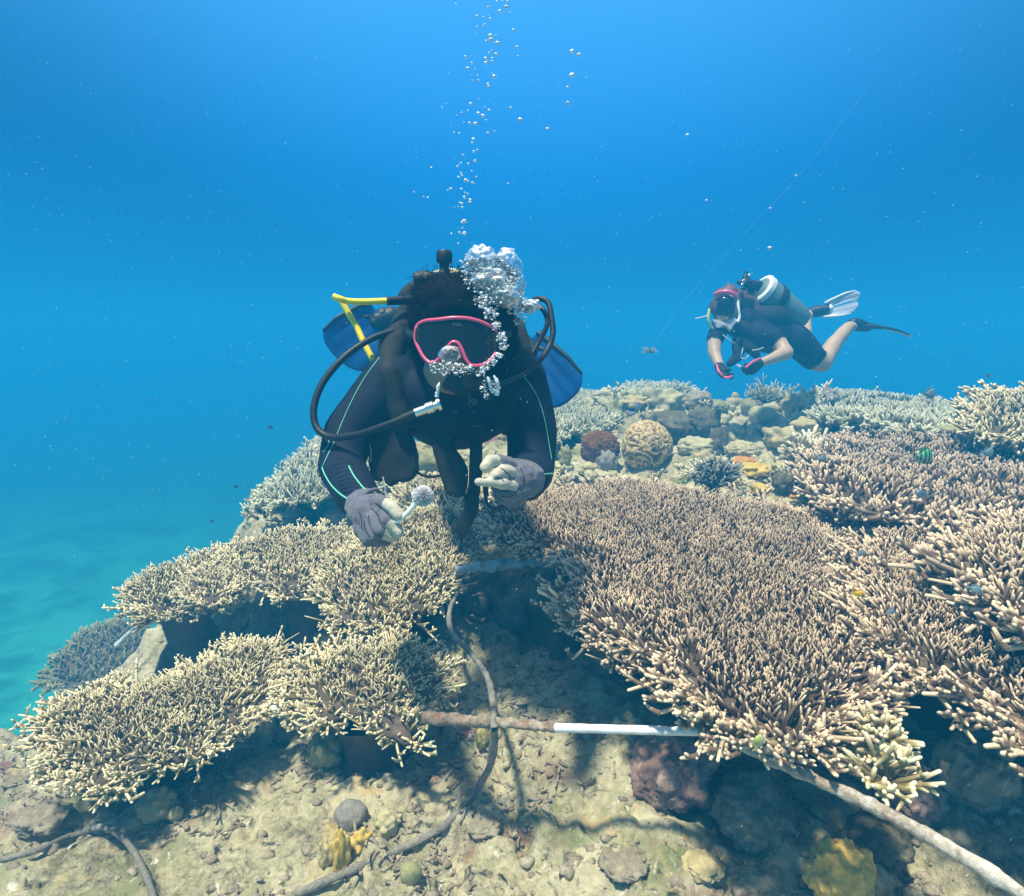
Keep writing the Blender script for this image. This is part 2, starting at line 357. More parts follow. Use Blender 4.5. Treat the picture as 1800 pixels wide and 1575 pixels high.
def smooth_poly(poly, n=90, jag=0.012, seed=0):
    P_ = np.array(poly); P_ = np.vstack([P_, P_[:1]]); sp = spline([(a, b, 0) for a, b in P_], n + 1)[:-1, :2]
    s = np.arange(n); f = fbm(np.stack([s * 0.33, s * 0 + seed, s * 0], 1), 3, seed) - 0.5
    c = sp.mean(0); d = sp - c; d /= np.linalg.norm(d, axis=1, keepdims=True)
    return sp + d * (f * jag * 6)[:, None]
def table_coral(label, px_outline, plane, mat, plate_mat, spacing=0.013, length=0.035, thick=0.0030, seed=1, edge_len=0.09,
                wave=0.02, rimk=1.6, inset=0.82, rimw=0.045, dens=2.1, shade=True, lean=0.25, stalk=True, name='table_coral', fork=0.5, group='table corals on the reef', sides=4, skirt=1.0, curl=1.2):
    z0, sx, sy, c = plane; rg = np.random.default_rng(seed)
    poly = smooth_poly([GP(a, b, z0, sx, sy, c).xy for a, b in px_outline], seed=seed)
    x0, y0 = poly.min(0); x1, y1 = poly.max(0)
    def top(x, y, D):
        p = np.stack([x * 3.3, y * 3.3, x * 0 + seed], 1)
        w = (fbm(p, 3, seed + 50) - 0.5) * wave * 3
        return z0 + sx * (x - c[0]) + sy * (y - c[1]) + w - np.clip(0.07 - D, 0, 1) * 0.35
    gx, gy = np.meshgrid(np.arange(x0, x1, spacing), np.arange(y0, y1, spacing * 0.87), indexing='ij')
    gx[:, 1::2] += spacing / 2; gx = gx.ravel() + rg.normal(0, spacing * 0.3, gx.size); gy = gy.ravel() + rg.normal(0, spacing * 0.3, gy.size)
    k = inside(gx, gy, poly); gx, gy = gx[k], gy[k]
    D, ox, oy = edge_info(gx, gy, poly); bare = fbm(np.stack([gx * 14, gy * 14, gx * 0 + seed], 1), 2, seed + 77) > 0.15
    k = bare & (D > 0.012) & (rg.uniform(0, 1, len(D)) < 0.03 + D / rimw); gx, gy, D, ox, oy = gx[k], gy[k], D[k], ox[k], oy[k]
    N = len(gx); g = Geo()
    rim = np.clip(1 - D / 0.10, 0, 1)
    zt = top(gx, gy, D)
    a = rg.uniform(0, 6.283, N); tl = rg.uniform(0, 1, N) * lean
    # neighbouring branchlets lean the same way in patches
    pa = fbm(np.stack([gx * 9, gy * 9, gx * 0], 1), 2, seed + 5) * 12.6
    dx = np.cos(a) * tl + np.cos(pa) * 0.25 + ox * rim * 1.3; dy = np.sin(a) * tl + np.sin(pa) * 0.25 + oy * rim * 1.3; dz = 1.0 - rim * 0.35
    dv = np.stack([dx, dy, np.broadcast_to(dz, dx.shape)], 1); dv /= np.linalg.norm(dv, axis=1, keepdims=True)
    L = length * rg.uniform(0.7, 1.3, N) * (0.8 + 0.5 * fbm(np.stack([gx * 12, gy * 12, gx * 0], 1), 2, seed + 6)) * (1 + 0.3 * rim)
    K = 4; t = np.linspace(0, 1, K)[None, :, None]
    base = np.stack([gx, gy, zt - L * 0.75], 1) - dv * 0.0
    bend = np.stack([rg.normal(0, curl, N), rg.normal(0, curl, N), np.full(N, 0.8)], 1) * (L * 0.25)[:, None]
    sp = base[:, None] + dv[:, None] * L[:, None, None] * t + bend[:, None] * t * t
    th = thick * rg.uniform(0.85, 1.25, N) * (1 + 0.35 * rim)
    rad = th[:, None] * np.array([1.2, 1.0, 0.78, 0.42])[None]
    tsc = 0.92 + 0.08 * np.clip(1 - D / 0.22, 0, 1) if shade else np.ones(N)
    g.tubes(sp, rad, sides, ts=tsc)
    for rep in range(2):                 # side twigs
        k = rg.uniform(0, 1, N) < (fork if rep == 0 else fork * 0.45); n = int(k.sum())
        if not n: continue
        u = rg.uniform(0.25, 0.7, n); b0 = base[k] + dv[k] * (L[k] * u)[:, None] + bend[k] * (u * u)[:, None]
        aa = rg.uniform(0, 6.283, n); sd_ = np.stack([np.cos(aa), np.sin(aa), np.full(n, 0.7)], 1)
        sd_ = sd_ * 0.6 + dv[k] * 0.5; sd_ /= np.linalg.norm(sd_, axis=1, keepdims=True)
        l2 = L[k] * rg.uniform(0.3, 0.6, n); tt = np.array([0, 0.55, 1])[None, :, None]
        s2 = b0[:, None] + sd_[:, None] * l2[:, None, None] * tt + np.array([0, 0, 1.0])[None, None] * (l2 * 0.25)[:, None, None] * tt * tt
        g.tubes(s2, th[k][:, None] * np.array([0.95, 0.85, 0.55])[None], 3, base_t=0.45, ts=tsc[k])
    # radiating branches of the rim, horizontal and forked, reaching past the plate
    per = np.linalg.norm(poly - np.roll(poly, -1, 0), axis=1); tot = per.sum(); ne = int(tot / (spacing * 0.85))
    cum = np.concatenate([[0], np.cumsum(per)]); pc = np.vstack([poly, poly[:1]])
    ne = max(24, int(tot / (spacing * dens)))
    def shoot(b0, d, l, r, K, bt, upb):
        t5 = np.linspace(0, 1, K)[None, :, None]; n = len(l)
        w = rg.normal(0, 0.19, (n, 3)) * l[:, None] + np.array([[0, 0, 1.0]]) * (upb * l)[:, None]
        g.tubes(b0[:, None] + d[:, None] * l[:, None, None] * t5 + w[:, None] * t5 ** 2, r[:, None] * np.linspace(1.15, 0.55, K)[None], 4 if K < 6 else 5, base_t=bt)
        return w
    def nz(v): return v / (np.linalg.norm(v, axis=1, keepdims=True) + 1e-9)
    for layer in range(3):
        s = np.sort(rg.uniform(0, tot, ne)); qx = np.interp(s, cum, pc[:, 0]); qy = np.interp(s, cum, pc[:, 1])
        i = np.clip(np.searchsorted(cum, s) - 1, 0, len(poly) - 1); e = pc[i + 1] - pc[i]; nrm = np.stack([e[:, 1], -e[:, 0]], 1)
        nrm /= np.linalg.norm(nrm, axis=1, keepdims=True) + 1e-9
        area = 0.5 * np.sum(pc[:-1, 0] * pc[1:, 1] - pc[1:, 0] * pc[:-1, 1]); nrm *= 1 if area > 0 else -1
        aa = rg.normal(0, 0.38, ne); ca, sa = np.cos(aa), np.sin(aa); nx = nrm[:, 0] * ca - nrm[:, 1] * sa; ny = nrm[:, 0] * sa + nrm[:, 1] * ca
        el = edge_len * rg.uniform(0.6, 1.0, ne); out = nz(np.stack([nx, ny, rg.normal([0.22, 0.05, -0.12][layer], 0.10, ne)], 1))
        zz = z0 + sx * (qx - c[0]) + sy * (qy - c[1]) - 0.020 - layer * 0.012
        p0 = np.stack([qx, qy, zz], 1) - out * (el * inset)[:, None]; te = thick * rimk * rg.uniform(0.85, 1.2, ne)
        kk0 = inside(p0[:, 0], p0[:, 1], poly) & (edge_info(p0[:, 0], p0[:, 1], poly)[0] > el * 0.3)
        p0, out, el, te, nx, ny = p0[kk0], out[kk0], el[kk0], te[kk0], nx[kk0], ny[kk0]; ne_ = len(el)
        w = shoot(p0, out, el, te, 6, 0.6, rg.uniform(-0.05, 0.15, ne_))
        lat = np.stack([-ny, nx, nx * 0], 1)
        for q, u0 in enumerate((0.35, 0.5, 0.65, 0.8, 0.9)):
            k = rg.uniform(0, 1, ne_) < 0.8; n = int(k.sum()); u = np.full((n, 1), u0) + rg.normal(0, 0.05, (n, 1))
            b0 = p0[k] + out[k] * el[k][:, None] * u + w[k] * u ** 2; sg = (1 if q % 2 else -1) * np.where(rg.uniform(0, 1, n) < 0.2, -1, 1)
            d = nz(out[k] * 0.75 + lat[k] * (sg * rg.uniform(0.4, 0.9, n))[:, None] + np.array([[0, 0, 1.0]]) * rg.uniform(-0.15, 0.75, n)[:, None])
            l2 = el[k] * rg.uniform(0.2, 0.38, n) * (1.25 - 0.6 * u0); w2 = shoot(b0, d, l2, te[k] * 0.9, 4, 0.5, rg.uniform(0, 0.3, n))
            for rep in range(2):
                kk = rg.uniform(0, 1, n) < 0.7; m = int(kk.sum()); v = rg.uniform(0.45, 0.8, (m, 1))
                b1 = b0[kk] + d[kk] * l2[kk][:, None] * v + w2[kk] * v * v; d2 = nz(d[kk] * 0.7 + rg.normal(0, 0.55, (m, 3)) + np.array([[0, 0, 0.35]]))
                shoot(b1, d2, l2[kk] * rg.uniform(0.35, 0.6, m), te[k][kk] * 0.78, 3, 0.6, np.full(m, 0.1))
    root = empty(name, (poly[:, 0].mean(), poly[:, 1].mean(), z0), label, 'coral', group)
    br = link('branches', g.mesh('coral_branches'), mat, root); br['kind'] = 'stuff'
    # the plate that carries them, undulating, with a ragged rim, and the stalk below
    nr_ = 10; n = len(poly); ctr = poly.mean(0); VV = []
    for lay, dz in ((0, -length * 0.62), (1, -length * 0.62 - 0.020)):
        for q in range(nr_ + 1):
            f = q / nr_; pp = ctr + (poly - ctr) * (f * 0.90)
            Dq = edge_info(pp[:, 0], pp[:, 1], poly)[0]
            zz = top(pp[:, 0], pp[:, 1], Dq + 0.03) + dz + (0.012 * f ** 6 if lay else 0) - (0.05 * (1 - f) if lay else 0)
            VV.append(np.stack([pp[:, 0], pp[:, 1], zz], 1))
    VV = np.concatenate(VV); Q = []; m_ = np.arange(n); m2_ = (m_ + 1) % n
    for q in range(nr_):
        Q.append(np.stack([q * n + m_, (q + 1) * n + m_, (q + 1) * n + m2_, q * n + m2_], 1))
        o_ = (nr_ + 1) * n; Q.append(np.stack([o_ + q * n + m_, o_ + q * n + m2_, o_ + (q + 1) * n + m2_, o_ + (q + 1) * n + m_], 1))
    o_ = (nr_ + 1) * n; Q.append(np.stack([nr_ * n + m_, o_ + nr_ * n + m_, o_ + nr_ * n + m2_, nr_ * n + m2_], 1))
    link('plate', np_mesh('coral_plate', VV, np.concatenate(Q)), plate_mat, root)
    if stalk:
        zb = H(ctr[0], ctr[1]) - 0.08; zt_ = z0 + sx * (ctr[0] - c[0]) + sy * (ctr[1] - c[1]) - 0.07
        if zt_ > zb + 0.05:
            S_ = 18; K_ = 9; tt = np.linspace(0, 1, K_); zz = zb + (zt_ - zb) * tt; rr_ = 0.07 + 0.09 * (1 - tt) ** 3 + 0.05 * tt ** 5
            an = np.arange(S_) * 2 * math.pi / S_; V = []
            for kk in range(K_):
                q = np.stack([ctr[0] + np.cos(an) * rr_[kk], ctr[1] + np.sin(an) * rr_[kk], np.full(S_, zz[kk])], 1)
                q[:, :2] += (q[:, :2] - ctr) * ((fbm(q * 14, 3, seed) - 0.5) * 0.9)[:, None]; V.append(q)
            V = np.concatenate(V); i_, j_ = np.meshgrid(np.arange(K_ - 1), np.arange(S_), indexing='ij'); i_ = i_.ravel(); j_ = j_.ravel()
            link('stalk', np_mesh('coral_stalk', V, np.stack([i_ * S_ + j_, i_ * S_ + (j_ + 1) % S_, (i_ + 1) * S_ + (j_ + 1) % S_, (i_ + 1) * S_ + j_], 1)), plate_mat, root)
    return root
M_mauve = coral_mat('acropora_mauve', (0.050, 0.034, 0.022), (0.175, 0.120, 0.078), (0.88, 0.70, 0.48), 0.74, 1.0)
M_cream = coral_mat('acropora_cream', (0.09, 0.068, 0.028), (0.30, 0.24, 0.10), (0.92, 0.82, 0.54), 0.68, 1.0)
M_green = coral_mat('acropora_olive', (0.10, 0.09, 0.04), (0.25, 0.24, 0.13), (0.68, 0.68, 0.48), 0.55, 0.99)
M_plate = rock_mat('coral_plate_crust', [(0.3, (0.05, 0.04, 0.03)), (0.55, (0.13, 0.10, 0.07)), (0.7, (0.24, 0.19, 0.13))], 14, 90, 0.6)
R1 = [(1005, 1075), (985, 1040), (1015, 1000), (960, 955), (900, 935), (850, 905), (880, 880), (985, 852), (1100, 842), (1240, 866), (1330, 880), (1440, 900), (1540, 960), (1575, 1040), (1530, 1100), (1560, 1160), (1540, 1200),
      (1480, 1265), (1430, 1300), (1340, 1285), (1235, 1235), (1180, 1175), (1110, 1135), (1050, 1100)]
R2 = [(1500, 1090), (1500, 960), (1560, 930), (1680, 930), (1850, 960), (1950, 1100), (1950, 1330), (1800, 1275), (1740, 1215), (1680, 1200), (1610, 1175), (1550, 1130)]
R3 = [(1650, 975), (1700, 930), (1850, 900), (2050, 960), (2050, 1130), (1850, 1100), (1760, 1060), (1700, 1010)]
R4 = [(1405, 835), (1440, 775), (1520, 752), (1660, 752), (1800, 775), (1950, 800), (1960, 940), (1800, 925), (1680, 915), (1600, 890), (1560, 900), (1470, 875)]
R5 = [(1425, 700), (1470, 688), (1560, 694), (1700, 714), (1720, 738), (1640, 748), (1540, 738), (1450, 728)]
R6 = [(1690, 730), (1700, 695), (1760, 680), (1880, 678), (1980, 700), (1960, 765), (1850, 770), (1740, 762)]
T1 = [(905, 730), (930, 700), (1010, 688), (1085, 690), (1100, 705), (1065, 740), (1000, 758), (940, 765)]
T2 = [(1085, 684), (1120, 674), (1190, 676), (1225, 690), (1190, 700), (1120, 700)]
T3 = [(440, 880), (470, 850), (520, 800), (570, 765), (640, 745), (690, 760), (680, 830), (640, 860), (560, 862), (490, 878)]
T4 = [(690, 865), (730, 835), (800, 830), (850, 855), (850, 890), (780, 900), (710, 890)]
LA = [(215, 1065), (215, 1030), (260, 1000), (330, 975), (385, 960), (420, 985), (420, 1030), (370, 1055), (330, 1070), (270, 1078)]
LA2 = [(305, 1030), (330, 995), (380, 985), (420, 1000), (400, 1040), (350, 1055)]
LB = [(375, 980), (420, 945), (520, 925), (620, 925), (680, 950), (690, 1000), (640, 1024), (560, 1032), (505, 1040), (450, 1022), (390, 1005)]
LB2 = [(545, 1020), (580, 975), (640, 935), (700, 900), (790, 885), (830, 900), (840, 960), (815, 1010), (780, 1030), (740, 1075), (690, 1100), (650, 1090), (600, 1095), (575, 1060)]
LC = [(75, 1320), (60, 1260), (110, 1215), (200, 1185), (300, 1172), (360, 1145), (430, 1115), (500, 1122), (500, 1160), (492, 1200), (445, 1245), (385, 1290), (330, 1325), (240, 1350), (160, 1375), (95, 1360)]
LD = [(488, 1190), (530, 1145), (590, 1125), (680, 1115), (740, 1125), (780, 1150), (775, 1190), (740, 1225), (725, 1290), (690, 1285), (630, 1255), (560, 1250), (490, 1225)]
LE = [(10, 1200), (60, 1150), (160, 1100), (240, 1100), (250, 1150), (190, 1180), (100, 1210), (40, 1230)]
table_coral('huge mauve and tan table coral spreading right of the white pipe, over the hollow', R1, (-0.60, 0.0, 0.03, (0.6, 1.5)), M_mauve, M_plate, 0.0117, 0.036, 0.0028, 1, 0.145, rimk=2.1, inset=0.70, rimw=0.085, dens=2.6, wave=0.018, fork=0.35)
table_coral('mauve table coral at the right picture edge with long pale fingers above the dark gap', R2, (-0.58, 0.0, 0.02, (1.2, 1.5)), M_mauve, M_plate, 0.0120, 0.038, 0.0031, 2, 0.145, rimk=2.0, inset=0.66, rimw=0.085, dens=2.6)
table_coral('raised pale pink table coral overlapping the mauve one at the right edge', R3, (-0.475, 0.0, 0.02, (1.2, 1.4)), M_mauve, M_plate, 0.016, 0.044, 0.004, 3, 0.16, rimk=1.9, inset=0.68, rimw=0.07, dens=2.2)
table_coral('wide grey brown thicket coral of loose curved fingers behind the green striped fish', R4, (-0.50, 0.0, 0.0, (1.5, 2.2)), M_mauve, M_plate, 0.031, 0.06, 0.0064, 4, 0.12, wave=0.035, lean=0.7, fork=0.8)
table_coral('flat grey green table coral on the far reef crest right of the second diver', R5, (-0.43, 0.0, 0.0, (2.2, 4.0)), M_green, M_plate, 0.038, 0.07, 0.008, 5, 0.16, sides=4)
table_coral('high pale table coral rising against the water at the right edge', R6, (-0.38, 0.0, 0.28, (2.0, 2.45)), M_cream, M_plate, 0.026, 0.05, 0.0056, 6, 0.15, dens=2.4, sides=4)
table_coral('olive table coral on the crest right behind the blue fin tip', T1, (-0.52, 0.0, 0.03, (0.3, 3.6)), M_green, M_plate, 0.030, 0.06, 0.0060, 7, 0.12, sides=4)
table_coral('spiky dark olive table coral on the skyline left of the second diver', T2, (-0.45, 0.0, 0.0, (1.2, 4.8)), M_green, M_plate, 0.040, 0.08, 0.0095, 8, 0.15, sides=4)
table_coral('pale green table coral sloping down to open water behind the bent left arm', T3, (-0.72, 0.10, 0.05, (-1.0, 3.3)), M_green, M_plate, 0.030, 0.06, 0.0055, 9, 0.13, dens=2.4, sides=4)
table_coral('small pale bushy coral seen below the chest of the near diver', T4, (-0.70, 0.0, 0.05, (-0.2, 2.7)), M_cream, M_plate, 0.022, 0.05, 0.0045, 10, 0.10)
table_coral('rounded cream table coral farthest left, its edge against deep water', LA, (-0.86, 0.0, 0.14, (-1.2, 2.0)), M_cream, M_plate, 0.0151, 0.0312, 0.0030, 11, 0.09, lean=0.6, fork=0.7, curl=1.8)
table_coral('small cream coral tier lying on the rounded coral at far left', LA2, (-0.82, 0.0, 0.12, (-1.1, 2.0)), M_cream, M_plate, 0.0151, 0.0296, 0.0033, 12, 0.08, lean=0.6, fork=0.7, curl=1.8, stalk=False)
table_coral('cream table coral left of the brush hand, above the dark hollow', LB, (-0.82, 0.0, 0.14, (-0.8, 2.0)), M_cream, M_plate, 0.0155, 0.0312, 0.0033, 13, 0.11, lean=0.7, fork=0.75, curl=1.8)
table_coral('cream table coral directly under the hand that holds the brush', LB2, (-0.78, 0.0, 0.22, (-0.4, 1.8)), M_cream, M_plate, 0.0142, 0.0312, 0.0031, 14, 0.11, lean=0.7, fork=0.75, curl=1.8)
table_coral('large pale yellow table coral at lower left with a ragged front edge', LC, (-0.86, -0.04, 0.12, (-0.8, 1.3)), M_cream, M_plate, 0.0116, 0.0281, 0.0026, 15, 0.10, lean=0.6, fork=0.65, curl=1.8)
table_coral('cream table coral of long forked branches between the lower left one and the rope', LD, (-0.81, 0.0, 0.14, (-0.4, 1.4)), M_cream, M_plate, 0.0142, 0.0281, 0.0028, 16, 0.13, lean=0.8, fork=0.8, curl=2.0)

M_dull = coral_mat('acropora_dull', (0.10, 0.10, 0.05), (0.24, 0.235, 0.12), (0.40, 0.38, 0.22), 0.6, 1.0)
table_coral('dull brown low coral plate deep on the slope at far left', [(60, 1195), (90, 1150), (150, 1100), (215, 1085), (262, 1100), (250, 1150), (190, 1185), (120, 1208)], (-1.72, 0.0, 0.10, (-2.4, 3.0)), M_dull, M_plate, 0.032, 0.05, 0.006, 17, 0.08)
# ------------------------------------------------------------------ massive, knobbly and bushy corals, rocks
_ts = np.concatenate([np.arange(0.35, 3, 0.008), np.arange(3, 14, 0.03)])
_gx = np.arange(-3.2, 4.6, 0.012); _gy = np.arange(0.2, 8.0, 0.012)
_X, _Y = np.meshgrid(_gx, _gy, indexing='ij'); _HG = height(_X, _Y).reshape(_X.shape)
def hgrid(x, y):
    i = (x - _gx[0]) / 0.012; j = (y - _gy[0]) / 0.012; ok = (i >= 0) & (j >= 0) & (i < len(_gx) - 2) & (j < len(_gy) - 2)
    i = np.clip(i, 0, len(_gx) - 2.001); j = np.clip(j, 0, len(_gy) - 2.001); a, b = i.astype(int), j.astype(int); u, v = i - a, j - b
    h = (_HG[a, b] * (1 - u) + _HG[a + 1, b] * u) * (1 - v) + (_HG[a, b + 1] * (1 - u) + _HG[a + 1, b + 1] * u) * v
    return np.where(ok, h, -4.0)
def hit(px, py, default=3.0):            # where the line of sight at (px,py) meets the seabed
    r = ray(px, py); x, y, z = r.x * _ts, r.y * _ts, r.z * _ts
    k = np.nonzero(z <= hgrid(x, y))[0]
    t = _ts[k[0]] if len(k) else default
    return r * float(t)
def displace(V, F, f):                   # push vertices along smooth normals by f(V)
    n = np.zeros_like(V); a, b, c = V[F[:, 0]], V[F[:, 1]], V[F[:, 2]]; fn = np.cross(b - a, c - a)
    for i in range(3): np.add.at(n, F[:, i], fn)
    n /= np.linalg.norm(n, axis=1, keepdims=True) + 1e-12
    return V + n * f(V)[:, None]
def roughen(me, amp, freq, seed=0, k=3):
    n = len(me.vertices); co = np.empty(n * 3); me.vertices.foreach_get('co', co); co = co.reshape(-1, 3)
    no = np.empty(n * 3); me.vertex_normals.foreach_get('vector', no); no = no.reshape(-1, 3)
    co += no * ((fbm(co * freq, k, seed) - 0.42) * amp * 2)[:, None]
    me.vertices.foreach_set('co', co.ravel()); me.update(); return me
def lump_mesh(kind, size, seed, sub=4):
    V, F = ICO[sub]; V = V.copy(); s = np.array(size)
    if kind == 'boulder':
        V = displace(V, F, lambda v: (fbm(v * 1.3 + seed, 3, seed) - 0.5) * 0.45 + (fbm(v * 6 + seed, 3, seed) - 0.5) * 0.10)
    elif kind == 'rock':
        V = displace(V, F, lambda v: (fbm(v * 1.6 + seed, 4, seed) - 0.5) * 0.9 + (0.5 - worley(v * 2.6 + seed, seed)) * 0.25 + (fbm(v * 8 + seed, 3, seed) - 0.5) * 0.34 - np.clip(0.4 - worley(v * 5 + seed, seed + 3), 0, 1) * 0.25)
    elif kind == 'crust':
        V = displace(V, F, lambda v: (fbm(v * 2.0 + seed, 4, seed) - 0.5) * 0.9 + (fbm(v * 6 + seed, 3, seed) - 0.5) * 0.45)
    elif kind == 'knobby':
        V = displace(V, F, lambda v: (fbm(v * 1.1 + seed, 2, seed) - 0.5) * 0.4 + (0.62 - np.clip(worley(v * 2.3 + seed, seed), 0, 0.62)) * 0.75)
    elif kind == 'lobed':
        V = displace(V, F, lambda v: (fbm(v * 1.2 + seed, 2, seed) - 0.5) * 0.7 + (0.6 - np.clip(worley(v * 1.5 + seed, seed), 0, 0.6)) * 1.1 + (fbm(v * 14, 2, seed) - 0.5) * 0.05)
    elif kind == 'brain':
        def f(v):
            q = v * 1.9 + seed; w = np.stack([fbm(q, 2, seed), fbm(q + 9, 2, seed + 1)], 1)
            u = vnoise(q * 1.5 + 3, seed + 4) * 19 + v[:, 0] * 4.0 + w[:, 0] * 4
            r = np.abs(np.sin(u)); return (r ** 0.6) * 0.17 + (fbm(v * 1.3, 2, seed) - 0.5) * 0.25
        V = displace(V, F, f)
    elif kind == 'furry':
        V = displace(V, F, lambda v: (fbm(v * 1.4 + seed, 3, seed) - 0.5) * 0.5 + (vnoise(v * 16 + seed, seed) - 0.5) * 0.22 + (vnoise(v * 34 + seed, seed + 2) - 0.5) * 0.16)
    tipv = np.zeros(len(V))
    if kind == 'brain':
        r0 = np.linalg.norm(V, axis=1); u = f(ICO[sub][0]) - (fbm(ICO[sub][0] * 1.3, 2, seed) - 0.5) * 0.25; tipv = np.clip(u / 0.17, 0, 1) ** 1.5
    return np_mesh(kind + '_coral', V * s, None, F, {'tip': tipv})
def bush_geo(g, c, rad, n, length, thick, seed, up=0.5, S=5, K=5, flat=0.7):
    rg = np.random.default_rng(seed)
    th = np.arccos(rg.uniform(0.05, 1, n)); ph = rg.uniform(0, 6.283, n)
    d = np.stack([np.sin(th) * np.cos(ph), np.sin(th) * np.sin(ph), np.cos(th) * flat + up * 0.3], 1); d /= np.linalg.norm(d, axis=1, keepdims=True)
    base = np.array(c) + d * rad * 0.25; L = length * rg.uniform(0.7, 1.2, n); t = np.linspace(0, 1, K)[None, :, None]
    bend = rg.normal(0, 0.22, (n, 3)) * L[:, None] + np.array([0, 0, up * 0.3]) * L[:, None]
    sp = base[:, None] + d[:, None] * L[:, None, None] * t + bend[:, None] * t * t
    th_ = thick * rg.uniform(0.8, 1.2, n); g.tubes(sp, th_[:, None] * np.linspace(1.25, 0.65, K)[None], S)
    for rep in range(3):
        u = rg.uniform(0.35, 0.85, n)[:, None]; b0 = base + d * L[:, None] * u + bend * u * u
        dd = d * 0.5 + rg.normal(0, 0.55, (n, 3)) + np.array([0, 0, up * 0.5]); dd /= np.linalg.norm(dd, axis=1, keepdims=True)
        l2 = L * rg.uniform(0.25, 0.45, n); tt = np.array([0, 0.5, 1])[None, :, None]
        g.tubes(b0[:, None] + dd[:, None] * l2[:, None, None] * tt, th_[:, None] * np.array([0.95, 0.85, 0.55])[None], S, base_t=0.5)
SAND = [(0.3, (0.14, 0.12, 0.08)), (0.5, (0.36, 0.31, 0.21)), (0.68, (0.60, 0.54, 0.40))]
MK = {
 'pale': rock_mat('pale_coral', [(0.3, (0.24, 0.215, 0.11)), (0.5, (0.48, 0.44, 0.25)), (0.7, (0.68, 0.62, 0.40))], 10, 120, 0.5, 0.005),
 'green': rock_mat('green_coral', [(0.3, (0.14, 0.14, 0.06)), (0.5, (0.32, 0.32, 0.15)), (0.7, (0.52, 0.50, 0.28))], 12, 130, 0.5, 0.005),
 'yellow': rock_mat('yellow_coral', [(0.3, (0.36, 0.24, 0.05)), (0.5, (0.60, 0.44, 0.10)), (0.7, (0.78, 0.62, 0.22))], 14, 140, 0.5, 0.004),
 'straw': rock_mat('straw_coral', [(0.3, (0.26, 0.21, 0.09)), (0.5, (0.50, 0.42, 0.21)), (0.7, (0.68, 0.59, 0.35))], 12, 120, 0.5, 0.005),
 'orange': rock_mat('orange_coral', [(0.3, (0.30, 0.13, 0.03)), (0.5, (0.55, 0.27, 0.06)), (0.7, (0.70, 0.45, 0.16))], 14, 120, 0.5, 0.005),
 'rust': rock_mat('rust_sponge', [(0.3, (0.06, 0.025, 0.01)), (0.5, (0.22, 0.09, 0.03)), (0.72, (0.42, 0.19, 0.07))], 16, 160, 1.0, 0.008),
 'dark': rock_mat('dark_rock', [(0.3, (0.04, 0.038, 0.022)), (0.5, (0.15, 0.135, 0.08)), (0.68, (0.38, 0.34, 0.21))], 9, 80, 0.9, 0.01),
 'sand': rock_mat('sandy_rock', SAND, 8, 80, 0.8, 0.01, spots=[((0.22, 0.10, 0.09), 6.0, 0.36), ((0.7, 0.68, 0.6), 40, 0.3)]),
 'grey': rock_mat('grey_coral', [(0.3, (0.12, 0.115, 0.10)), (0.5, (0.26, 0.245, 0.21)), (0.72, (0.44, 0.42, 0.37))], 12, 140, 0.5, 0.004),
 'purple': rock_mat('purple_coral', [(0.3, (0.16, 0.13, 0.20)), (0.7, (0.42, 0.38, 0.48))], 12, 100, 0.4, 0.005),
 'pink': rock_mat('pink_crust', [(0.3, (0.12, 0.07, 0.055)), (0.47, (0.30, 0.19, 0.15)), (0.66, (0.60, 0.48, 0.38))], 14, 100, 0.8, 0.008),
 'spotted': rock_mat('spotted_coral', [(0.3, (0.10, 0.09, 0.03)), (0.5, (0.30, 0.27, 0.10)), (0.6, (0.52, 0.46, 0.18))], 60, 160, 0.7, 0.006),
 'mound': rock_mat('dull_mound', [(0.3, (0.14, 0.15, 0.08)), (0.5, (0.24, 0.24, 0.13)), (0.7, (0.36, 0.34, 0.2))], 14, 120, 0.5, 0.005),
 'brain': coral_mat('brain_coral_skin', (0.05, 0.04, 0.02), (0.30, 0.21, 0.09), (0.70, 0.54, 0.28), 0.5, 0.9),
 'bushdark': coral_mat('dark_bush_coral', (0.02, 0.02, 0.018), (0.06, 0.055, 0.045), (0.36, 0.36, 0.30), 0.7, 1.0),
 'bushpale': coral_mat('pale_bush_coral', (0.20, 0.15, 0.07), (0.46, 0.36, 0.18), (0.90, 0.85, 0.62), 0.6, 0.98),
 'bushgreen': coral_mat('green_bush_coral', (0.06, 0.06, 0.03), (0.20, 0.20, 0.11), (0.60, 0.62, 0.46), 0.6, 1.0),
}
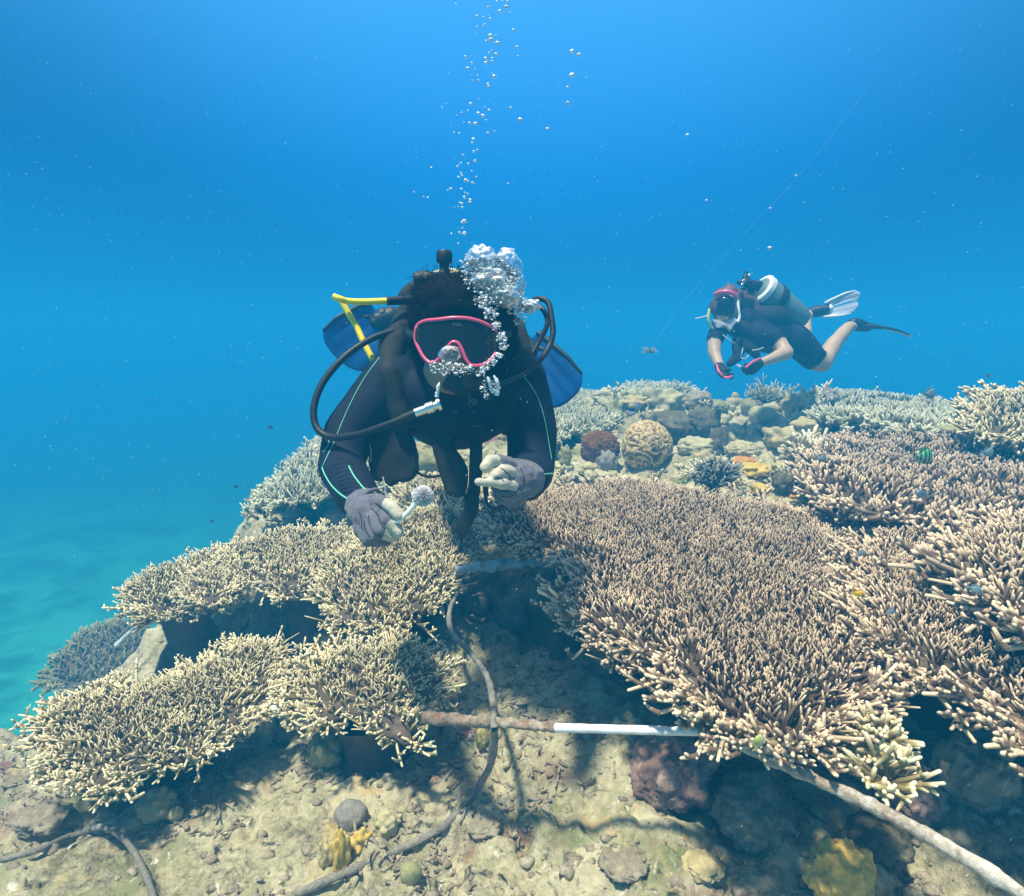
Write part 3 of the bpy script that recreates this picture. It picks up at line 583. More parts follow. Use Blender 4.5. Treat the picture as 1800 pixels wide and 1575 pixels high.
def lump(px, py, w, h, kind, mat, label, name='boulder_coral', seed=None, sub=4, depth=1.0, raise_=0.0, at=None, group=None):
    """colony of w x h photo pixels whose middle is seen at (px,py), standing on the seabed just below"""
    seed = seed if seed is not None else int(px * 7 + py) % 997
    p = hit(px, py + h * 0.42) if at is None else P(px, py, at)
    if at is None and (p.y > 6.0 or p.z < -2.2) : p = P(px, py + h * 0.42, 4.6)
    r = ray(px, py); dist = p.dot(Vector((0, cP, -sP))) ; sx = w / FPX * dist / 2; sz = h / FPX * dist / 2
    c = (r * dist) if at is None else p
    c = Vector((c.x, c.y + sx * 0.35 * depth, c.z + raise_))
    if kind.startswith('bush'):
        g = Geo(); n = {'bush': 46, 'bushfine': 120, 'bushbig': 110}[kind]; th = {'bush': 0.09, 'bushfine': 0.035, 'bushbig': 0.065}[kind]
        bush_geo(g, (0, 0, -sz * 0.75), sx, n, sz * (1.15 if kind == 'bushbig' else 1.7), sx * th * 1.3, seed, up=0.7, flat=sz / sx)
        o = link(name, g.mesh('bush_coral'), MK[mat], loc=c)
    else:
        o = link(name, lump_mesh(kind, (sx * 0.95, sx * 0.85 * depth, sz * 0.98), seed, sub), MK[mat], loc=c)
        o.rotation_euler = (0, 0, (seed % 7 - 3) * 0.08)
    tag(o, label, 'sponge' if name == 'sponge' else ('rock' if name == 'rock' else 'coral'), group)
    return o
B = 'boulder_coral'; BU = 'bush_coral'
LUMPS = [
 (1056, 791, 68, 66, 'furry', 'rust', 'rust brown furry sponge mound left of the brain coral', 'sponge', 5),
 (1067, 817, 34, 42, 'knobby', 'grey', 'small grey green knobbly coral in front of the rust brown sponge', 'knobby_coral', 4),
 (1140, 786, 82, 78, 'brain', 'brain', 'tan brain coral with winding ridges and dark grooves', 'brain_coral', 5),
 (1174, 707, 58, 40, 'lobed', 'pale', 'pale cream rounded coral capping the dark overhang behind the brain coral', B, 4),
 (1190, 727, 30, 30, 'boulder', 'pale', 'small pale pitted lump hanging on the edge of the dark overhang', B, 3),
 (1180, 755, 90, 62, 'rock', 'dark', 'rock face coloured dark as hollow shade, right behind the brain coral', 'rock', 4),  # dark colour stands for the shade under the overhang
 (1240, 748, 60, 60, 'rock', 'dark', 'rock coloured dark as a shaded hollow, right of the pale capped overhang', 'rock', 4),  # rock darkened in colour to read as a shadowed hollow
 (1088, 729, 34, 38, 'lobed', 'green', 'soft green upright lump behind the rust brown sponge', B, 4),
 (1053, 736, 28, 17, 'lobed', 'orange', 'small orange encrusting coral above the rust brown sponge', B, 3),
 (1117, 708, 36, 22, 'lobed', 'straw', 'cream ruffled coral between the green lump and the skyline', B, 4),
 (1142, 693, 24, 26, 'boulder', 'pale', 'round pale knob standing on the skyline left of the overhang', B, 3),
 (1110, 727, 16, 13, 'knobby', 'purple', 'tiny bluish purple coral right of the green lump', B, 3),
 (1104, 757, 36, 18, 'lobed', 'green', 'low pale green mound directly above the brain coral', B, 3),
 (994, 806, 22, 38, 'knobby', 'green', 'upright green knob just right of the bent elbow', B, 4),
 (985, 822, 14, 16, 'boulder', 'yellow', 'tiny yellow knob beside the green one at the elbow', B, 3),
 (1225, 786, 66, 32, 'rock', 'pale', 'pale rubble covered rock right of the brain coral', 'rock', 4),
 (1236, 812, 54, 30, 'lobed', 'straw', 'straw coloured lumpy coral above the dark bush coral', B, 4),
 (1227, 705, 58, 34, 'rock', 'sand', 'rough sandy rock on the skyline right of the round pale knob', 'rock', 4),
 (1264, 716, 44, 26, 'rock', 'green', 'low green tinted rock on the skyline left of the little tan ball', 'rock', 4),
 (1293, 697, 14, 15, 'boulder', 'straw', 'little tan ball coral perched on the skyline below the second diver', B, 3),
 (1322, 714, 36, 32, 'boulder', 'green', 'dull green boulder coral below the second diver', B, 4),
 (1343, 731, 54, 36, 'boulder', 'pale', 'smooth grey green boulder coral right of the dull green one', B, 4),
 (1402, 712, 46, 34, 'knobby', 'straw', 'warm straw knobbly coral on the skyline right of the spiky bushes', 'knobby_coral', 4),
 (1428, 733, 46, 26, 'lobed', 'pale', 'pale mound below the blue white bush on the crest', B, 4),
 (1432, 757, 70, 38, 'lobed', 'straw', 'broad straw yellow lobed coral left of the grey thicket', B, 4),
 (1375, 772, 50, 34, 'lobed', 'straw', 'pale yellow lump left of the broad lobed coral', B, 4),
 (1265, 781, 34, 54, 'rock', 'dark', 'dark rock pillar above the black bush coral', 'rock', 4),
 (1309, 795, 66, 34, 'furry', 'pale', 'fuzzy beige soft coral mound above the bright yellow coral', 'soft_coral', 5),
 (1313, 813, 50, 18, 'furry', 'orange', 'orange fringe of crust under the fuzzy beige mound', 'sponge', 4),
 (1325, 829, 56, 26, 'knobby', 'yellow', 'bright yellow knobbly coral in the middle of the right hand reef', 'knobby_coral', 4),
 (1391, 805, 34, 26, 'boulder', 'green', 'rounded green lump left of the pale finger branches', B, 3),
 (1380, 826, 44, 24, 'lobed', 'straw', 'lumpy straw coral right of the bright yellow one', B, 4),
 (1382, 850, 46, 40, 'rock', 'dark', 'dark rock beneath the lumpy straw coral', 'rock', 4),
 (1430, 860, 84, 28, 'rock', 'sand', 'flat sandy ledge at the back edge of the huge table coral', 'rock', 4),
 (1342, 861, 32, 16, 'lobed', 'yellow', 'small yellow lump behind the back edge of the huge table coral', B, 3),
 (1403, 872, 22, 16, 'lobed', 'orange', 'pinkish orange nub on the back edge of the huge table coral', B, 3),
 (1260, 836, 56, 62, 'bushbig', 'bushdark', 'black branching bush coral with grey tips left of the yellow coral', BU, 4),
 (1350, 698, 44, 30, 'bushfine', 'bushgreen', 'dark spiky bush on the skyline right of the little tan ball', BU, 4),
 (1380, 703, 46, 26, 'bushfine', 'bushgreen', 'thin bladed bush on the skyline, right one of the spiky pair', BU, 4),
 (1436, 699, 34, 30, 'bush', 'bushpale', 'blue white finger coral at the left end of the far table coral', BU, 4),
 (1460, 700, 36, 30, 'knobby', 'grey', 'grey brown knobs in front of the far table coral', 'knobby_coral', 4),
 (1620, 752, 92, 24, 'boulder', 'straw', 'flat smooth tan boulder coral behind the grey thicket', B, 4),
 (1548, 727, 66, 24, 'lobed', 'straw', 'olive yellow ruffled coral below the far table coral', B, 4),
 (1508, 731, 36, 22, 'lobed', 'pale', 'pale rounded coral left of the olive yellow ruffled one', B, 3),
 (1558, 751, 26, 14, 'lobed', 'straw', 'bright little lump at the back of the grey thicket', B, 3),
 (1405, 745, 30, 26, 'bush', 'bushpale', 'stubby pale branches between the boulder corals and the lobed coral', BU, 4),
 (1200, 690, 36, 20, 'bushfine', 'bushgreen', 'fine green bush on the skyline above the pale capped overhang', BU, 4),
 (1230, 830, 30, 26, 'bush', 'bushpale', 'pale stubby bush left of the black one', BU, 4),
 (1425, 800, 60, 52, 'bush', 'bushpale', 'cream finger coral at the left end of the grey thicket', BU, 4),
 (1395, 838, 34, 30, 'bush', 'bushpale', 'small white tipped finger coral below the lumpy straw coral', BU, 4),
 (1765, 782, 150, 50, 'lobed', 'green', 'green knobbly base mound under the high pale table coral', 'knobby_coral', 4),
 # left slope
 (492, 872, 100, 60, 'rock', 'green', 'weed covered rock shoulder of the slope left of the bent arm', 'rock', 5),
 (545, 875, 60, 70, 'rock', 'green', 'shaded rock wall below the sloping pale green table coral', 'rock', 4),
 (570, 882, 20, 14, 'boulder', 'yellow', 'little yellow ball coral beside the forearm', B, 3),
 (559, 907, 18, 18, 'boulder', 'yellow', 'yellow green ball left of the knobbly one beside the glove', B, 3),
 (584, 911, 30, 26, 'knobby', 'straw', 'knobbly yellow green coral touching the glove outline', 'knobby_coral', 4),
 (520, 905, 50, 18, 'rock', 'pale', 'pale ledge behind the cream table coral on the left', 'rock', 4),
 (657, 859, 38, 26, 'knobby', 'pale', 'pale green knobbly coral framed between forearm and chest', 'knobby_coral', 4),
 (641, 848, 24, 18, 'boulder', 'grey', 'grey rounded lump in the gap beside the forearm', B, 3),
 (445, 908, 28, 22, 'bush', 'bushpale', 'little branching coral at the lip of the left drop-off', BU, 4),
 (755, 812, 60, 46, 'boulder', 'green', 'green shaded mound seen through the gap under the chest', B, 4),
 (740, 790, 34, 20, 'knobby', 'straw', 'sunlit knobs seen in the gap below the vest', 'knobby_coral', 4),
 # hollow in the middle
 (903, 1088, 60, 60, 'boulder', 'grey', 'smooth dome coral with a lit top in the middle hollow', B, 5),
 (838, 1062, 56, 48, 'boulder', 'grey', 'dim round coral left of the smooth dome, inside the rope bend', B, 4),
 (955, 1035, 30, 26, 'boulder', 'grey', 'small dim knob under the encrusted rod', B, 3),
 (898, 1165, 26, 20, 'knobby', 'straw', 'cluster of tiny yellowish knobs right of the rope', 'knobby_coral', 4),
 (850, 1304, 30, 46, 'furry', 'spotted', 'yellow spotted barrel sponge below the rusty rod', 'sponge', 4),
 (588, 1118, 46, 26, 'lobed', 'straw', 'yellowish lump rising behind the long branched cream coral', B, 4),
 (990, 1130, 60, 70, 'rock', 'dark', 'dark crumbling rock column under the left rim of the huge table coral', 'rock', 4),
 # foreground
 (271, 1421, 56, 46, 'lobed', 'straw', 'yellow topped round coral on the sand at lower left', B, 4),
 (308, 1434, 26, 30, 'boulder', 'straw', 'small lump right of the yellow topped round coral', B, 3),
 (236, 1452, 34, 22, 'rock', 'straw', 'low tan lump left of the yellow topped round coral', 'rock', 3),
 (614, 1440, 62, 44, 'boulder', 'grey', 'dull grey dome above the mustard sponge', B, 4),
 (597, 1505, 28, 80, 'lobed', 'yellow', 'tall mustard yellow sponge lobe at bottom centre left', 'sponge', 4),
 (633, 1482, 36, 36, 'lobed', 'yellow', 'rounded mustard sponge right of the tall lobe', 'sponge', 4),
 (572, 1508, 24, 56, 'lobed', 'straw', 'tan sponge lobe left of the tall mustard one', 'sponge', 4),
 (680, 1450, 46, 40, 'knobby', 'pale', 'pale knobbly coral right of the dull grey dome', 'knobby_coral', 4),
 (625, 1344, 18, 20, 'knobby', 'straw', 'tiny tan ball on the sand under the cream table corals', B, 3),
 (572, 1325, 60, 60, 'rock', 'green', 'greenish rock in the shade of the long branched cream coral', 'rock', 4),
 (500, 1292, 50, 24, 'rock', 'sand', 'sandy knoll under the gap between two cream table corals', 'rock', 4),
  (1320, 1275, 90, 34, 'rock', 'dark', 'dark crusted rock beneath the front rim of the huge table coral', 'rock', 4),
 (1195, 1370, 170, 130, 'rock', 'pink', 'big reddish brown crusted rock below the white pipe', 'rock', 5),
 (1335, 1440, 150, 110, 'rock', 'sand', 'sandy crusted boulder between the red rock and the yellow sponge', 'rock', 5),
 (1488, 1552, 112, 125, 'crust', 'yellow', 'large yellow sponge at the bottom right below the slanting rod', 'sponge', 5),
 (1620, 1400, 130, 110, 'rock', 'pink', 'purplish rock right of the stubby finger coral', 'rock', 5),
 (1730, 1370, 130, 150, 'rock', 'sand', 'grey sandy rock at the lower right picture edge', 'rock', 5),
 (1560, 1495, 110, 70, 'rock', 'dark', 'dark rock behind the large yellow sponge', 'rock', 4),
 (1100, 1530, 90, 26, 'rock', 'sand', 'low crusty ridge at the bottom edge right of centre', 'rock', 4),
 (850, 1462, 60, 20, 'rock', 'sand', 'curled dead coral edge casting a dark line on the sand', 'rock', 4),
 (1240, 1535, 80, 30, 'rock', 'straw', 'yellowish rubble heap at the bottom edge left of the yellow sponge', 'rock', 4),
 (720, 1540, 40, 40, 'boulder', 'green', 'pale green bulb against the bottom edge below the rope', B, 3),
 (60, 1450, 90, 40, 'rock', 'sand', 'low sandy ridge at the left picture edge', 'rock', 4),
]
for (px, py, w, h, k, mt, lab, nm, sb) in LUMPS:
    lump(px, py, w, h, k, mt, lab, nm, sub=sb)
# stubby finger coral at the lower right
for i, (px, py, w, d) in enumerate([(1560, 1355, 105, 0.94), (1545, 1285, 75, 1.0)]):
    g = Geo(); s = w / FPX * d / 2; bush_geo(g, (0, 0, -s * 0.5), s, 34, s * 1.15, 0.0044, 60 + i, up=0.3, flat=0.6, S=7)
    o = link('finger_coral', g.mesh('finger_coral'), M_cream, loc=P(px, py, d))
    tag(o, ['cream stubby finger coral hanging below the front rim of the huge table coral', 'upper cream finger coral tucked under the rim of the huge table coral'][i], 'coral')
# ------------------------------------------------------------------ loose rubble and far colonies
def rubble():
    rg = np.random.default_rng(5); g = Geo(); n = 2600
    px = rg.uniform(-100, 1900, n * 2); py = rg.uniform(1130, 1640, n * 2)
    pts = []
    for a, b in zip(px, py):
        q = G(a, b, -0.98)
        pts.append((q.x, q.y))
    pts = np.array(pts); dn = fbm(np.stack([pts[:, 0] * 4, pts[:, 1] * 4, pts[:, 0] * 0], 1), 3, 71); pts = pts[dn > 0.52][:n]
    n = len(pts); z = height(pts[:, 0], pts[:, 1]); a = rg.uniform(0, 6.283, n); L = rg.uniform(0.008, 0.034, n)
    d = np.stack([np.cos(a), np.sin(a), rg.normal(0, 0.25, n)], 1); K = 4; t = np.linspace(-0.5, 0.5, K)[None, :, None]
    c = np.stack([pts[:, 0], pts[:, 1], z + 0.003], 1); bend = rg.normal(0, 0.3, (n, 3)) * L[:, None]
    sp = c[:, None] + d[:, None] * L[:, None, None] * t + bend[:, None] * t * t * 2
    r = rg.uniform(0.0016, 0.0042, n); g.tubes(sp, r[:, None] * np.array([0.7, 1, 1.05, 0.7])[None], 5)
    m = rock_mat('coral_rubble', [(0.3, (0.10, 0.08, 0.05)), (0.5, (0.32, 0.27, 0.19)), (0.72, (0.66, 0.60, 0.46))], 25, 200, 0.8, 0.004)
    tag(link('coral_rubble', g.mesh('coral_rubble'), m), 'broken coral sticks and grit lying on the reef sand', None, None, 'stuff')
    # small stones
    V, F = ICO[2]; g2 = Geo(); n = 2200
    px = rg.uniform(-100, 1900, n); py = rg.uniform(1150, 1650, n)
    for i in range(n):
        q = G(px[i], py[i], -0.98); s = 0.003 + 0.011 * rg.uniform() ** 4; z = float(hgrid(np.array([q.x]), np.array([q.y]))[0]) if i % 2 == 0 else None
        if z is None: continue
        v = V * (1 + (vnoise(V * 1.7 + i, i) - 0.5)[:, None] * 0.9) * s * np.array([1.2, 1, 0.7]) + np.array([q.x, q.y, z])
        g2.add(v, None, F, np.zeros(len(v)))
    tag(link('small_stones', g2.mesh('small_stones'), m), 'small stones scattered over the sandy reef floor', None, None, 'stuff')
    # ground cover of little knobs on the reef behind
    g3 = Geo(); n = 3200; px = rg.uniform(430, 1800, n); py = rg.uniform(690, 930, n)
    for i in range(n):
        q = hit(px[i], py[i], 0)
        if q.length < 1.6 or q.length > 9 or q.z < -1.6: continue
        s = q.length * (0.0022 + 0.008 * rg.uniform() ** 3)
        Vb, Fb = ICO[2 if s > 0.02 else 1]; v = Vb * (1 + (vnoise(Vb * 1.9 + i, i) - 0.5)[:, None] * 1.3) * s * np.array([1.2, 1, 0.8]) + np.array(q)
        g3.add(v, None, Fb, np.zeros(len(v)))
    tag(link('reef_cover', g3.mesh('reef_cover'), MK['pale']), 'small encrusting knobs covering the reef crest', None, None, 'stuff')
    g4 = Geo(); k = 0; px = rg.uniform(430, 1560, 900); py = rg.uniform(690, 930, 900)
    for i in range(900):
        q = hit(px[i], py[i], 0)
        if q.length < 2.0 or q.length > 9 or q.z < -1.6: continue
        s = q.length * rg.uniform(0.006, 0.013); bush_geo(g4, tuple(q), s * 0.6, 9, s, s * 0.15, i, up=0.8, S=3, K=3)
        k += 1
        if k > 160: break
    tag(link('small_branching_cover', g4.mesh('small_branching_cover'), MK['bushpale']), 'tiny pale branching corals growing all over the reef crest', None, None, 'stuff')
rubble()
# ------------------------------------------------------------------ rods of the old coral frame, rope, line
M_white = plain('white_pipe_paint', (0.80, 0.84, 0.86), 0.45, noise=0.06, nscale=40, bump=0.2)
M_crust = rock_mat('pipe_crust', [(0.3, (0.18, 0.11, 0.08)), (0.44, (0.40, 0.32, 0.23)), (0.57, (0.66, 0.62, 0.54)), (0.75, (0.84, 0.82, 0.76))], 22, 120, 0.9, 0.006, spots=[((0.36, 0.13, 0.05), 16, 0.30)])
M_rust = rock_mat('rusty_pipe_crust', [(0.3, (0.14, 0.08, 0.05)), (0.48, (0.30, 0.22, 0.15)), (0.62, (0.50, 0.44, 0.35)), (0.78, (0.70, 0.66, 0.58))], 22, 120, 0.9, 0.006, spots=[((0.36, 0.13, 0.05), 13, 0.36)])
M_bluecrust = rock_mat('blue_grey_crust', [(0.3, (0.30, 0.36, 0.36)), (0.5, (0.60, 0.68, 0.68)), (0.7, (0.82, 0.86, 0.84))], 22, 120, 0.8, 0.005)
M_rope = rock_mat('overgrown_rope', [(0.3, (0.12, 0.11, 0.09)), (0.5, (0.28, 0.26, 0.21)), (0.7, (0.52, 0.49, 0.41))], 18, 160, 1.0, 0.005)
def rod(label, parts):
    c = Vector(parts[0][1][0]); root = empty('frame_rod', c, label, 'rod', 'rods of the old coral frame')
    for nm, pts, rad, mat, am, sd in parts:
        me = tube_mesh(nm, pts, rad, 90, 16)
        if am: roughen(me, am, 55, sd)
        link(nm, me, mat, root)
w0, w1 = GP(972, 1279, -0.70), GP(1228, 1286, -0.70); j = GP(1250, 1290, -0.70)
rod('white pipe lying level under the huge table coral, rusty crusted left end', [('clean_pipe', [w0, w0.lerp(w1, .5), w1], 0.0078, M_white, 0.0008, 1),
    ('crusted_pipe', [GP(745, 1261, -0.74), GP(850, 1268, -0.73), GP(915, 1274, -0.715), GP(975, 1279, -0.70)], [0.0115, 0.011, 0.008, 0.0085], M_rust, 0.008, 2)])
rod('long slanting crusted rod running to the lower right corner', [('crusted_pipe', [j, GP(1400, 1355, -0.685), GP(1560, 1430, -0.67), GP(1700, 1510, -0.66), GP(1900, 1635, -0.65)], [0.0075, 0.0082, 0.0088, 0.0085, 0.0085], M_crust, 0.0045, 3)])
rod('blue grey crusted rod in the shade under the near diver', [('crusted_pipe', [GP(800, 1003, -0.74), GP(860, 995, -0.735), GP(930, 988, -0.73), GP(1020, 985, -0.72)], [0.010, 0.016, 0.017, 0.022], M_bluecrust, 0.012, 4)])
rod('short pale rod end at far left below the rounded coral', [('bare_rod', [GP(205, 1135, -1.05), GP(235, 1108, -1.0), GP(275, 1090, -0.96)], 0.009, M_bluecrust, 0.002, 5)])
rod('short white rod between the two front cream table corals', [('bare_rod', [GP(425, 1246, -0.90), GP(470, 1248, -0.90), GP(500, 1252, -0.90)], [0.008, 0.012, 0.013], M_bluecrust, 0.003, 6)])
for i, (a, b, lab) in enumerate([((976, 998, -0.80), (952, 1062, -0.86), 'left reddish stick hanging below the crusted rod end'), ((981, 1000, -0.80), (968, 1076, -0.88), 'right reddish stick hanging below the crusted rod end')]):
    o = link('stick', roughen(tube_mesh('stick', [GP(*a), GP((a[0] + b[0]) / 2 + 2, (a[1] + b[1]) / 2, (a[2] + b[2]) / 2), GP(*b)], [0.003, 0.0035, 0.003], 20, 8), 0.001, 90), M_rope)
    tag(o, lab, 'stick')
o = link('stick', tube_mesh('stick', [hit(472, 896) + Vector((0, 0, .08)), hit(472, 896).lerp(hit(531, 852), 0.5) + Vector((0, -.05, .12)), hit(531, 852) + Vector((0, 0, .1))], 0.006, 20, 8), M_bluecrust)
tag(o, 'thin pale stick leaning on the left reef slope below the sloping coral', 'stick')
def on(px, py, dz=0.012): return hit(px, py) + Vector((0, 0, dz))
rp = [GP(1005, 984, -0.70), GP(930, 992, -0.745), GP(860, 1005, -0.77), GP(812, 1035, -0.80), GP(790, 1075, -0.81), GP(797, 1115, -0.82), GP(830, 1150, -0.82), GP(856, 1190, -0.80), GP(866, 1232, -0.76), GP(868, 1268, -0.72), GP(867, 1310, -0.78), GP(860, 1350, -0.86), on(835, 1405, .02), on(785, 1460, .015), on(705, 1503, .015), on(620, 1540, .015), on(520, 1582)]
me = tube_mesh('rope', rp, 0.0070, 240, 12); roughen(me, 0.004, 60, 9)
tag(link('rope', me, M_rope), 'grey overgrown rope winding down from the crusted rod to the bottom edge', 'rope')
rp = [on(-40, 1530), on(60, 1512, .02), on(130, 1490, .03), on(190, 1484, .04), on(235, 1515, .03), on(262, 1560), on(275, 1600)]
me = tube_mesh('rope', rp, 0.006, 100, 10); roughen(me, 0.002, 60, 10)
tag(link('rope', me, M_rope), 'dark cable looping over the sand at the lower left corner', 'rope')
M_line = plain('pale_line', (0.30, 0.42, 0.48), 0.5)
o = link('fishing_line', tube_mesh('line', [P(1560, 110, 4.6), P(1420, 290, 4.5), P(1300, 420, 4.4), P(1210, 520, 4.3), P(1160, 590, 4.25), P(1142, 618, 4.2), P(1118, 655, 4.3), hit(1100, 700)], 0.0004, 60, 5), M_line)
tag(o, 'thin pale line rising slantwise from the crest left of the second diver', 'line')
g = Geo(); bush_geo(g, (0, 0, 0), 0.04, 16, 0.045, 0.0025, 3, up=0.0)
tag(link('line_tangle', g.mesh('tangle'), MK['bushgreen'], loc=P(1142, 620, 4.2)), 'small weedy tangle caught on the thin pale line', 'tangle')

_k = lump_mesh('rock', (0.024, 0.02, 0.019), 77, 4); tag(link('rod_joint', _k, MK['sand'], loc=j), 'crusted knob where the white pipe meets the slanting rod', 'joint')
# ------------------------------------------------------------------ people: continuous bodies grown from overlapping volumes
from mathutils.bvhtree import BVHTree
def px2m(r, d): return r * d / FPX
def cap_arrays(p0, r0, p1, r1, n=14):
    p0, p1 = np.array(p0, float), np.array(p1, float); K = 7
    V0, F0 = ICO[2]; out = [(V0 * r0 + p0, F0), (V0 * r1 + p1, F0)]
    t = np.linspace(0, 1, K)[:, None]; sp = p0 + (p1 - p0) * t; r = (r0 + (r1 - r0) * t[:, 0]) * 0.995
    if np.linalg.norm(p1 - p0) > 1e-4:
        V, Q, T, A = tube_arrays(sp[None], r[None], n, tip=0.0)
        T2 = np.concatenate([T, [[0, k + 1, k] for k in range(1, n - 1)]]); Tq = np.concatenate([Q[:, [0, 1, 2]], Q[:, [0, 2, 3]]])
        out.append((V, np.concatenate([Tq, T2])))
    return out
def blob_mesh(name, prims, voxel, smooth=6, mats=None, disp=None):
    """prims: ('c', p0, r0, p1, r1, mat) or ('e', centre, (a,b,c), matrix|None, mat) or ('s', [pts], depth vector, mat)"""
    V, F, off = [], [], 0
    for p in prims:
        if p[0] == 'c': parts = cap_arrays(p[1], p[2], p[3], p[4])
        elif p[0] == 'e':
            v = ICO[3][0] * np.array(p[2]); M = p[3]
            if M is not None: v = v @ np.array(M.to_3x3()).T
            parts = [(v + np.array(p[1]), ICO[3][1])]
        else:
            pts = np.array([tuple(q) for q in p[1]]); dv = np.array(p[2]); n = len(pts); c = pts.mean(0)
            v = np.concatenate([pts, pts + dv, [c], [c + dv]]); i = np.arange(n); j = (i + 1) % n
            f = np.concatenate([np.stack([i, j, i * 0 + 2 * n], 1), np.stack([j + n, i + n, i * 0 + 2 * n + 1], 1), np.stack([i, i + n, j], 1), np.stack([j, i + n, j + n], 1)]); parts = [(v, f)]
        for v, f in parts: V.append(v); F.append(f + off); off += len(v)
    me = np_mesh(name, np.concatenate(V), None, np.concatenate(F))
    bm = bmesh.new(); bm.from_mesh(me); bmesh.ops.recalc_face_normals(bm, faces=bm.faces); bm.to_mesh(me); bm.free()
    o = bpy.data.objects.new('tmp', me); COL.objects.link(o)
    m = o.modifiers.new('r', 'REMESH'); m.mode = 'VOXEL'; m.voxel_size = voxel; m.use_smooth_shade = True
    if smooth: s = o.modifiers.new('s', 'SMOOTH'); s.factor = 0.5; s.iterations = smooth
    dg = bpy.context.evaluated_depsgraph_get(); me2 = bpy.data.meshes.new_from_object(o.evaluated_get(dg))
    bpy.data.objects.remove(o); bpy.data.meshes.remove(me); me2.name = name
    n = len(me2.vertices); co = np.empty(n * 3); me2.vertices.foreach_get('co', co); co = co.reshape(-1, 3)
    if disp:
        no = np.empty(n * 3); me2.vertex_normals.foreach_get('vector', no); co = co + no.reshape(-1, 3) * disp(co)[:, None]
        me2.vertices.foreach_set('co', co.ravel())
    me2.materials.clear()
    if mats:
        for m_ in mats: me2.materials.append(m_)
        pc = np.empty(len(me2.polygons) * 3); me2.polygons.foreach_get('center', pc); pc = pc.reshape(-1, 3)
        best = np.full(len(pc), 1e9); idx = np.zeros(len(pc), np.int32)
        for p in prims:
            if p[0] == 'c':
                a, b = np.array(p[1], float), np.array(p[3], float); ab = b - a; t = np.clip(((pc - a) @ ab) / (ab @ ab + 1e-9), 0, 1)
                d = np.linalg.norm(pc - a - t[:, None] * ab, axis=1) - (p[2] + (p[4] - p[2]) * t); mi = p[5]
            elif p[0] == 'e':
                q = pc - np.array(p[1])
                if p[3] is not None: q = q @ np.array(p[3].to_3x3())
                d = (np.linalg.norm(q / np.array(p[2]), axis=1) - 1) * min(p[2]); mi = p[4]
            else: d = np.full(len(pc), 1e8); mi = p[3]
            k = d < best; best[k] = d[k]; idx[k] = mi
        me2.polygons.foreach_set('material_index', idx)
    me2.polygons.foreach_set('use_smooth', np.ones(len(me2.polygons), bool)); me2.update()
    return me2
def C(a, ra, b, rb, m=0):                # capsule given by (px,py,depth) ends and radii in metres
    return ('c', P(*a), ra, P(*b), rb, m)
def E(a, r, m=0, M=None): return ('e', P(*a), r, M, m)
def slab(pts, d, th, m=0): return ('s', [P(x, y, d) for x, y in pts], tuple(Vector((0, cP, -sP)) * th), m)
VIEW = Vector((0, cP, -sP)); UPV = Vector((0, sP, cP)); XV = Vector((1, 0, 0))
def bvh_of(me):
    return BVHTree.FromPolygons([v.co for v in me.vertices], [p.vertices for p in me.polygons])
def on_surf(bvh, px, py, d=1.3, lift=0.001):
    r = ray(px, py).normalized(); h = bvh.ray_cast(Vector((0, 0, 0)), r)
    if h[0] is None:
        q = P(px, py, d); n = bvh.find_nearest(q); return n[0] + n[1] * lift
    return h[0] - r * lift
def surf_line(name, bvh, pts, rad, mat, parent, d=1.3, n=60, S=6):
    sp = spline([(a, b, 0) for a, b in pts], n); q = [on_surf(bvh, a, b, d, rad * 0.4) for a, b, _ in sp]
    q = np.array([tuple(v) for v in q])
    for _ in range(3): q[1:-1] = (q[:-2] + q[1:-1] * 2 + q[2:]) / 4
    V, Q, T, A = tube_arrays(q[None], np.full((1, n), rad), S, tip=0.3)
    return link(name, np_mesh(name, V, Q, T, {'tip': A}), mat, parent)
def ring_tube(name, pts, rad, mat, parent, S=8, closed=False, n=60):
    if closed: pts = list(pts) + [pts[0], pts[1]]
    return link(name, tube_mesh(name, pts, rad, n, S), mat, parent)
def cyl(name, a, b, prof, mat, parent, S=28):    # turned shape from a to b; prof = [(t along, radius)]
    a, b = Vector(a), Vector(b); ax = (b - a); L = ax.length; ax = ax / L; n1 = ax.orthogonal().normalized(); n2 = ax.cross(n1)
    V = []; n = len(prof)
    for t, r in prof:
        for k in range(S):
            w = k * 2 * math.pi / S; V.append(tuple(a + ax * (t * L) + (n1 * math.cos(w) + n2 * math.sin(w)) * r))
    Q = [[i * S + k, i * S + (k + 1) % S, (i + 1) * S + (k + 1) % S, (i + 1) * S + k] for i in range(n - 1) for k in range(S)]
    V += [tuple(a + ax * (prof[0][0] * L)), tuple(a + ax * (prof[-1][0] * L))]
    T = [[n * S, (k + 1) % S, k] for k in range(S)] + [[n * S + 1, (n - 1) * S + k, (n - 1) * S + (k + 1) % S] for k in range(S)]
    me = np_mesh(name, V, Q, T)
    return link(name, me, mat, parent)
def _auto(me, ang=35):
    bm = bmesh.new(); bm.from_mesh(me)
    for e in bm.edges:
        if len(e.link_faces) == 2 and e.calc_face_angle(0) > R(ang): e.smooth = False
    bm.to_mesh(me); bm.free()
def cyl2(*a, **k):
    o = cyl(*a, **k); _auto(o.data); return o
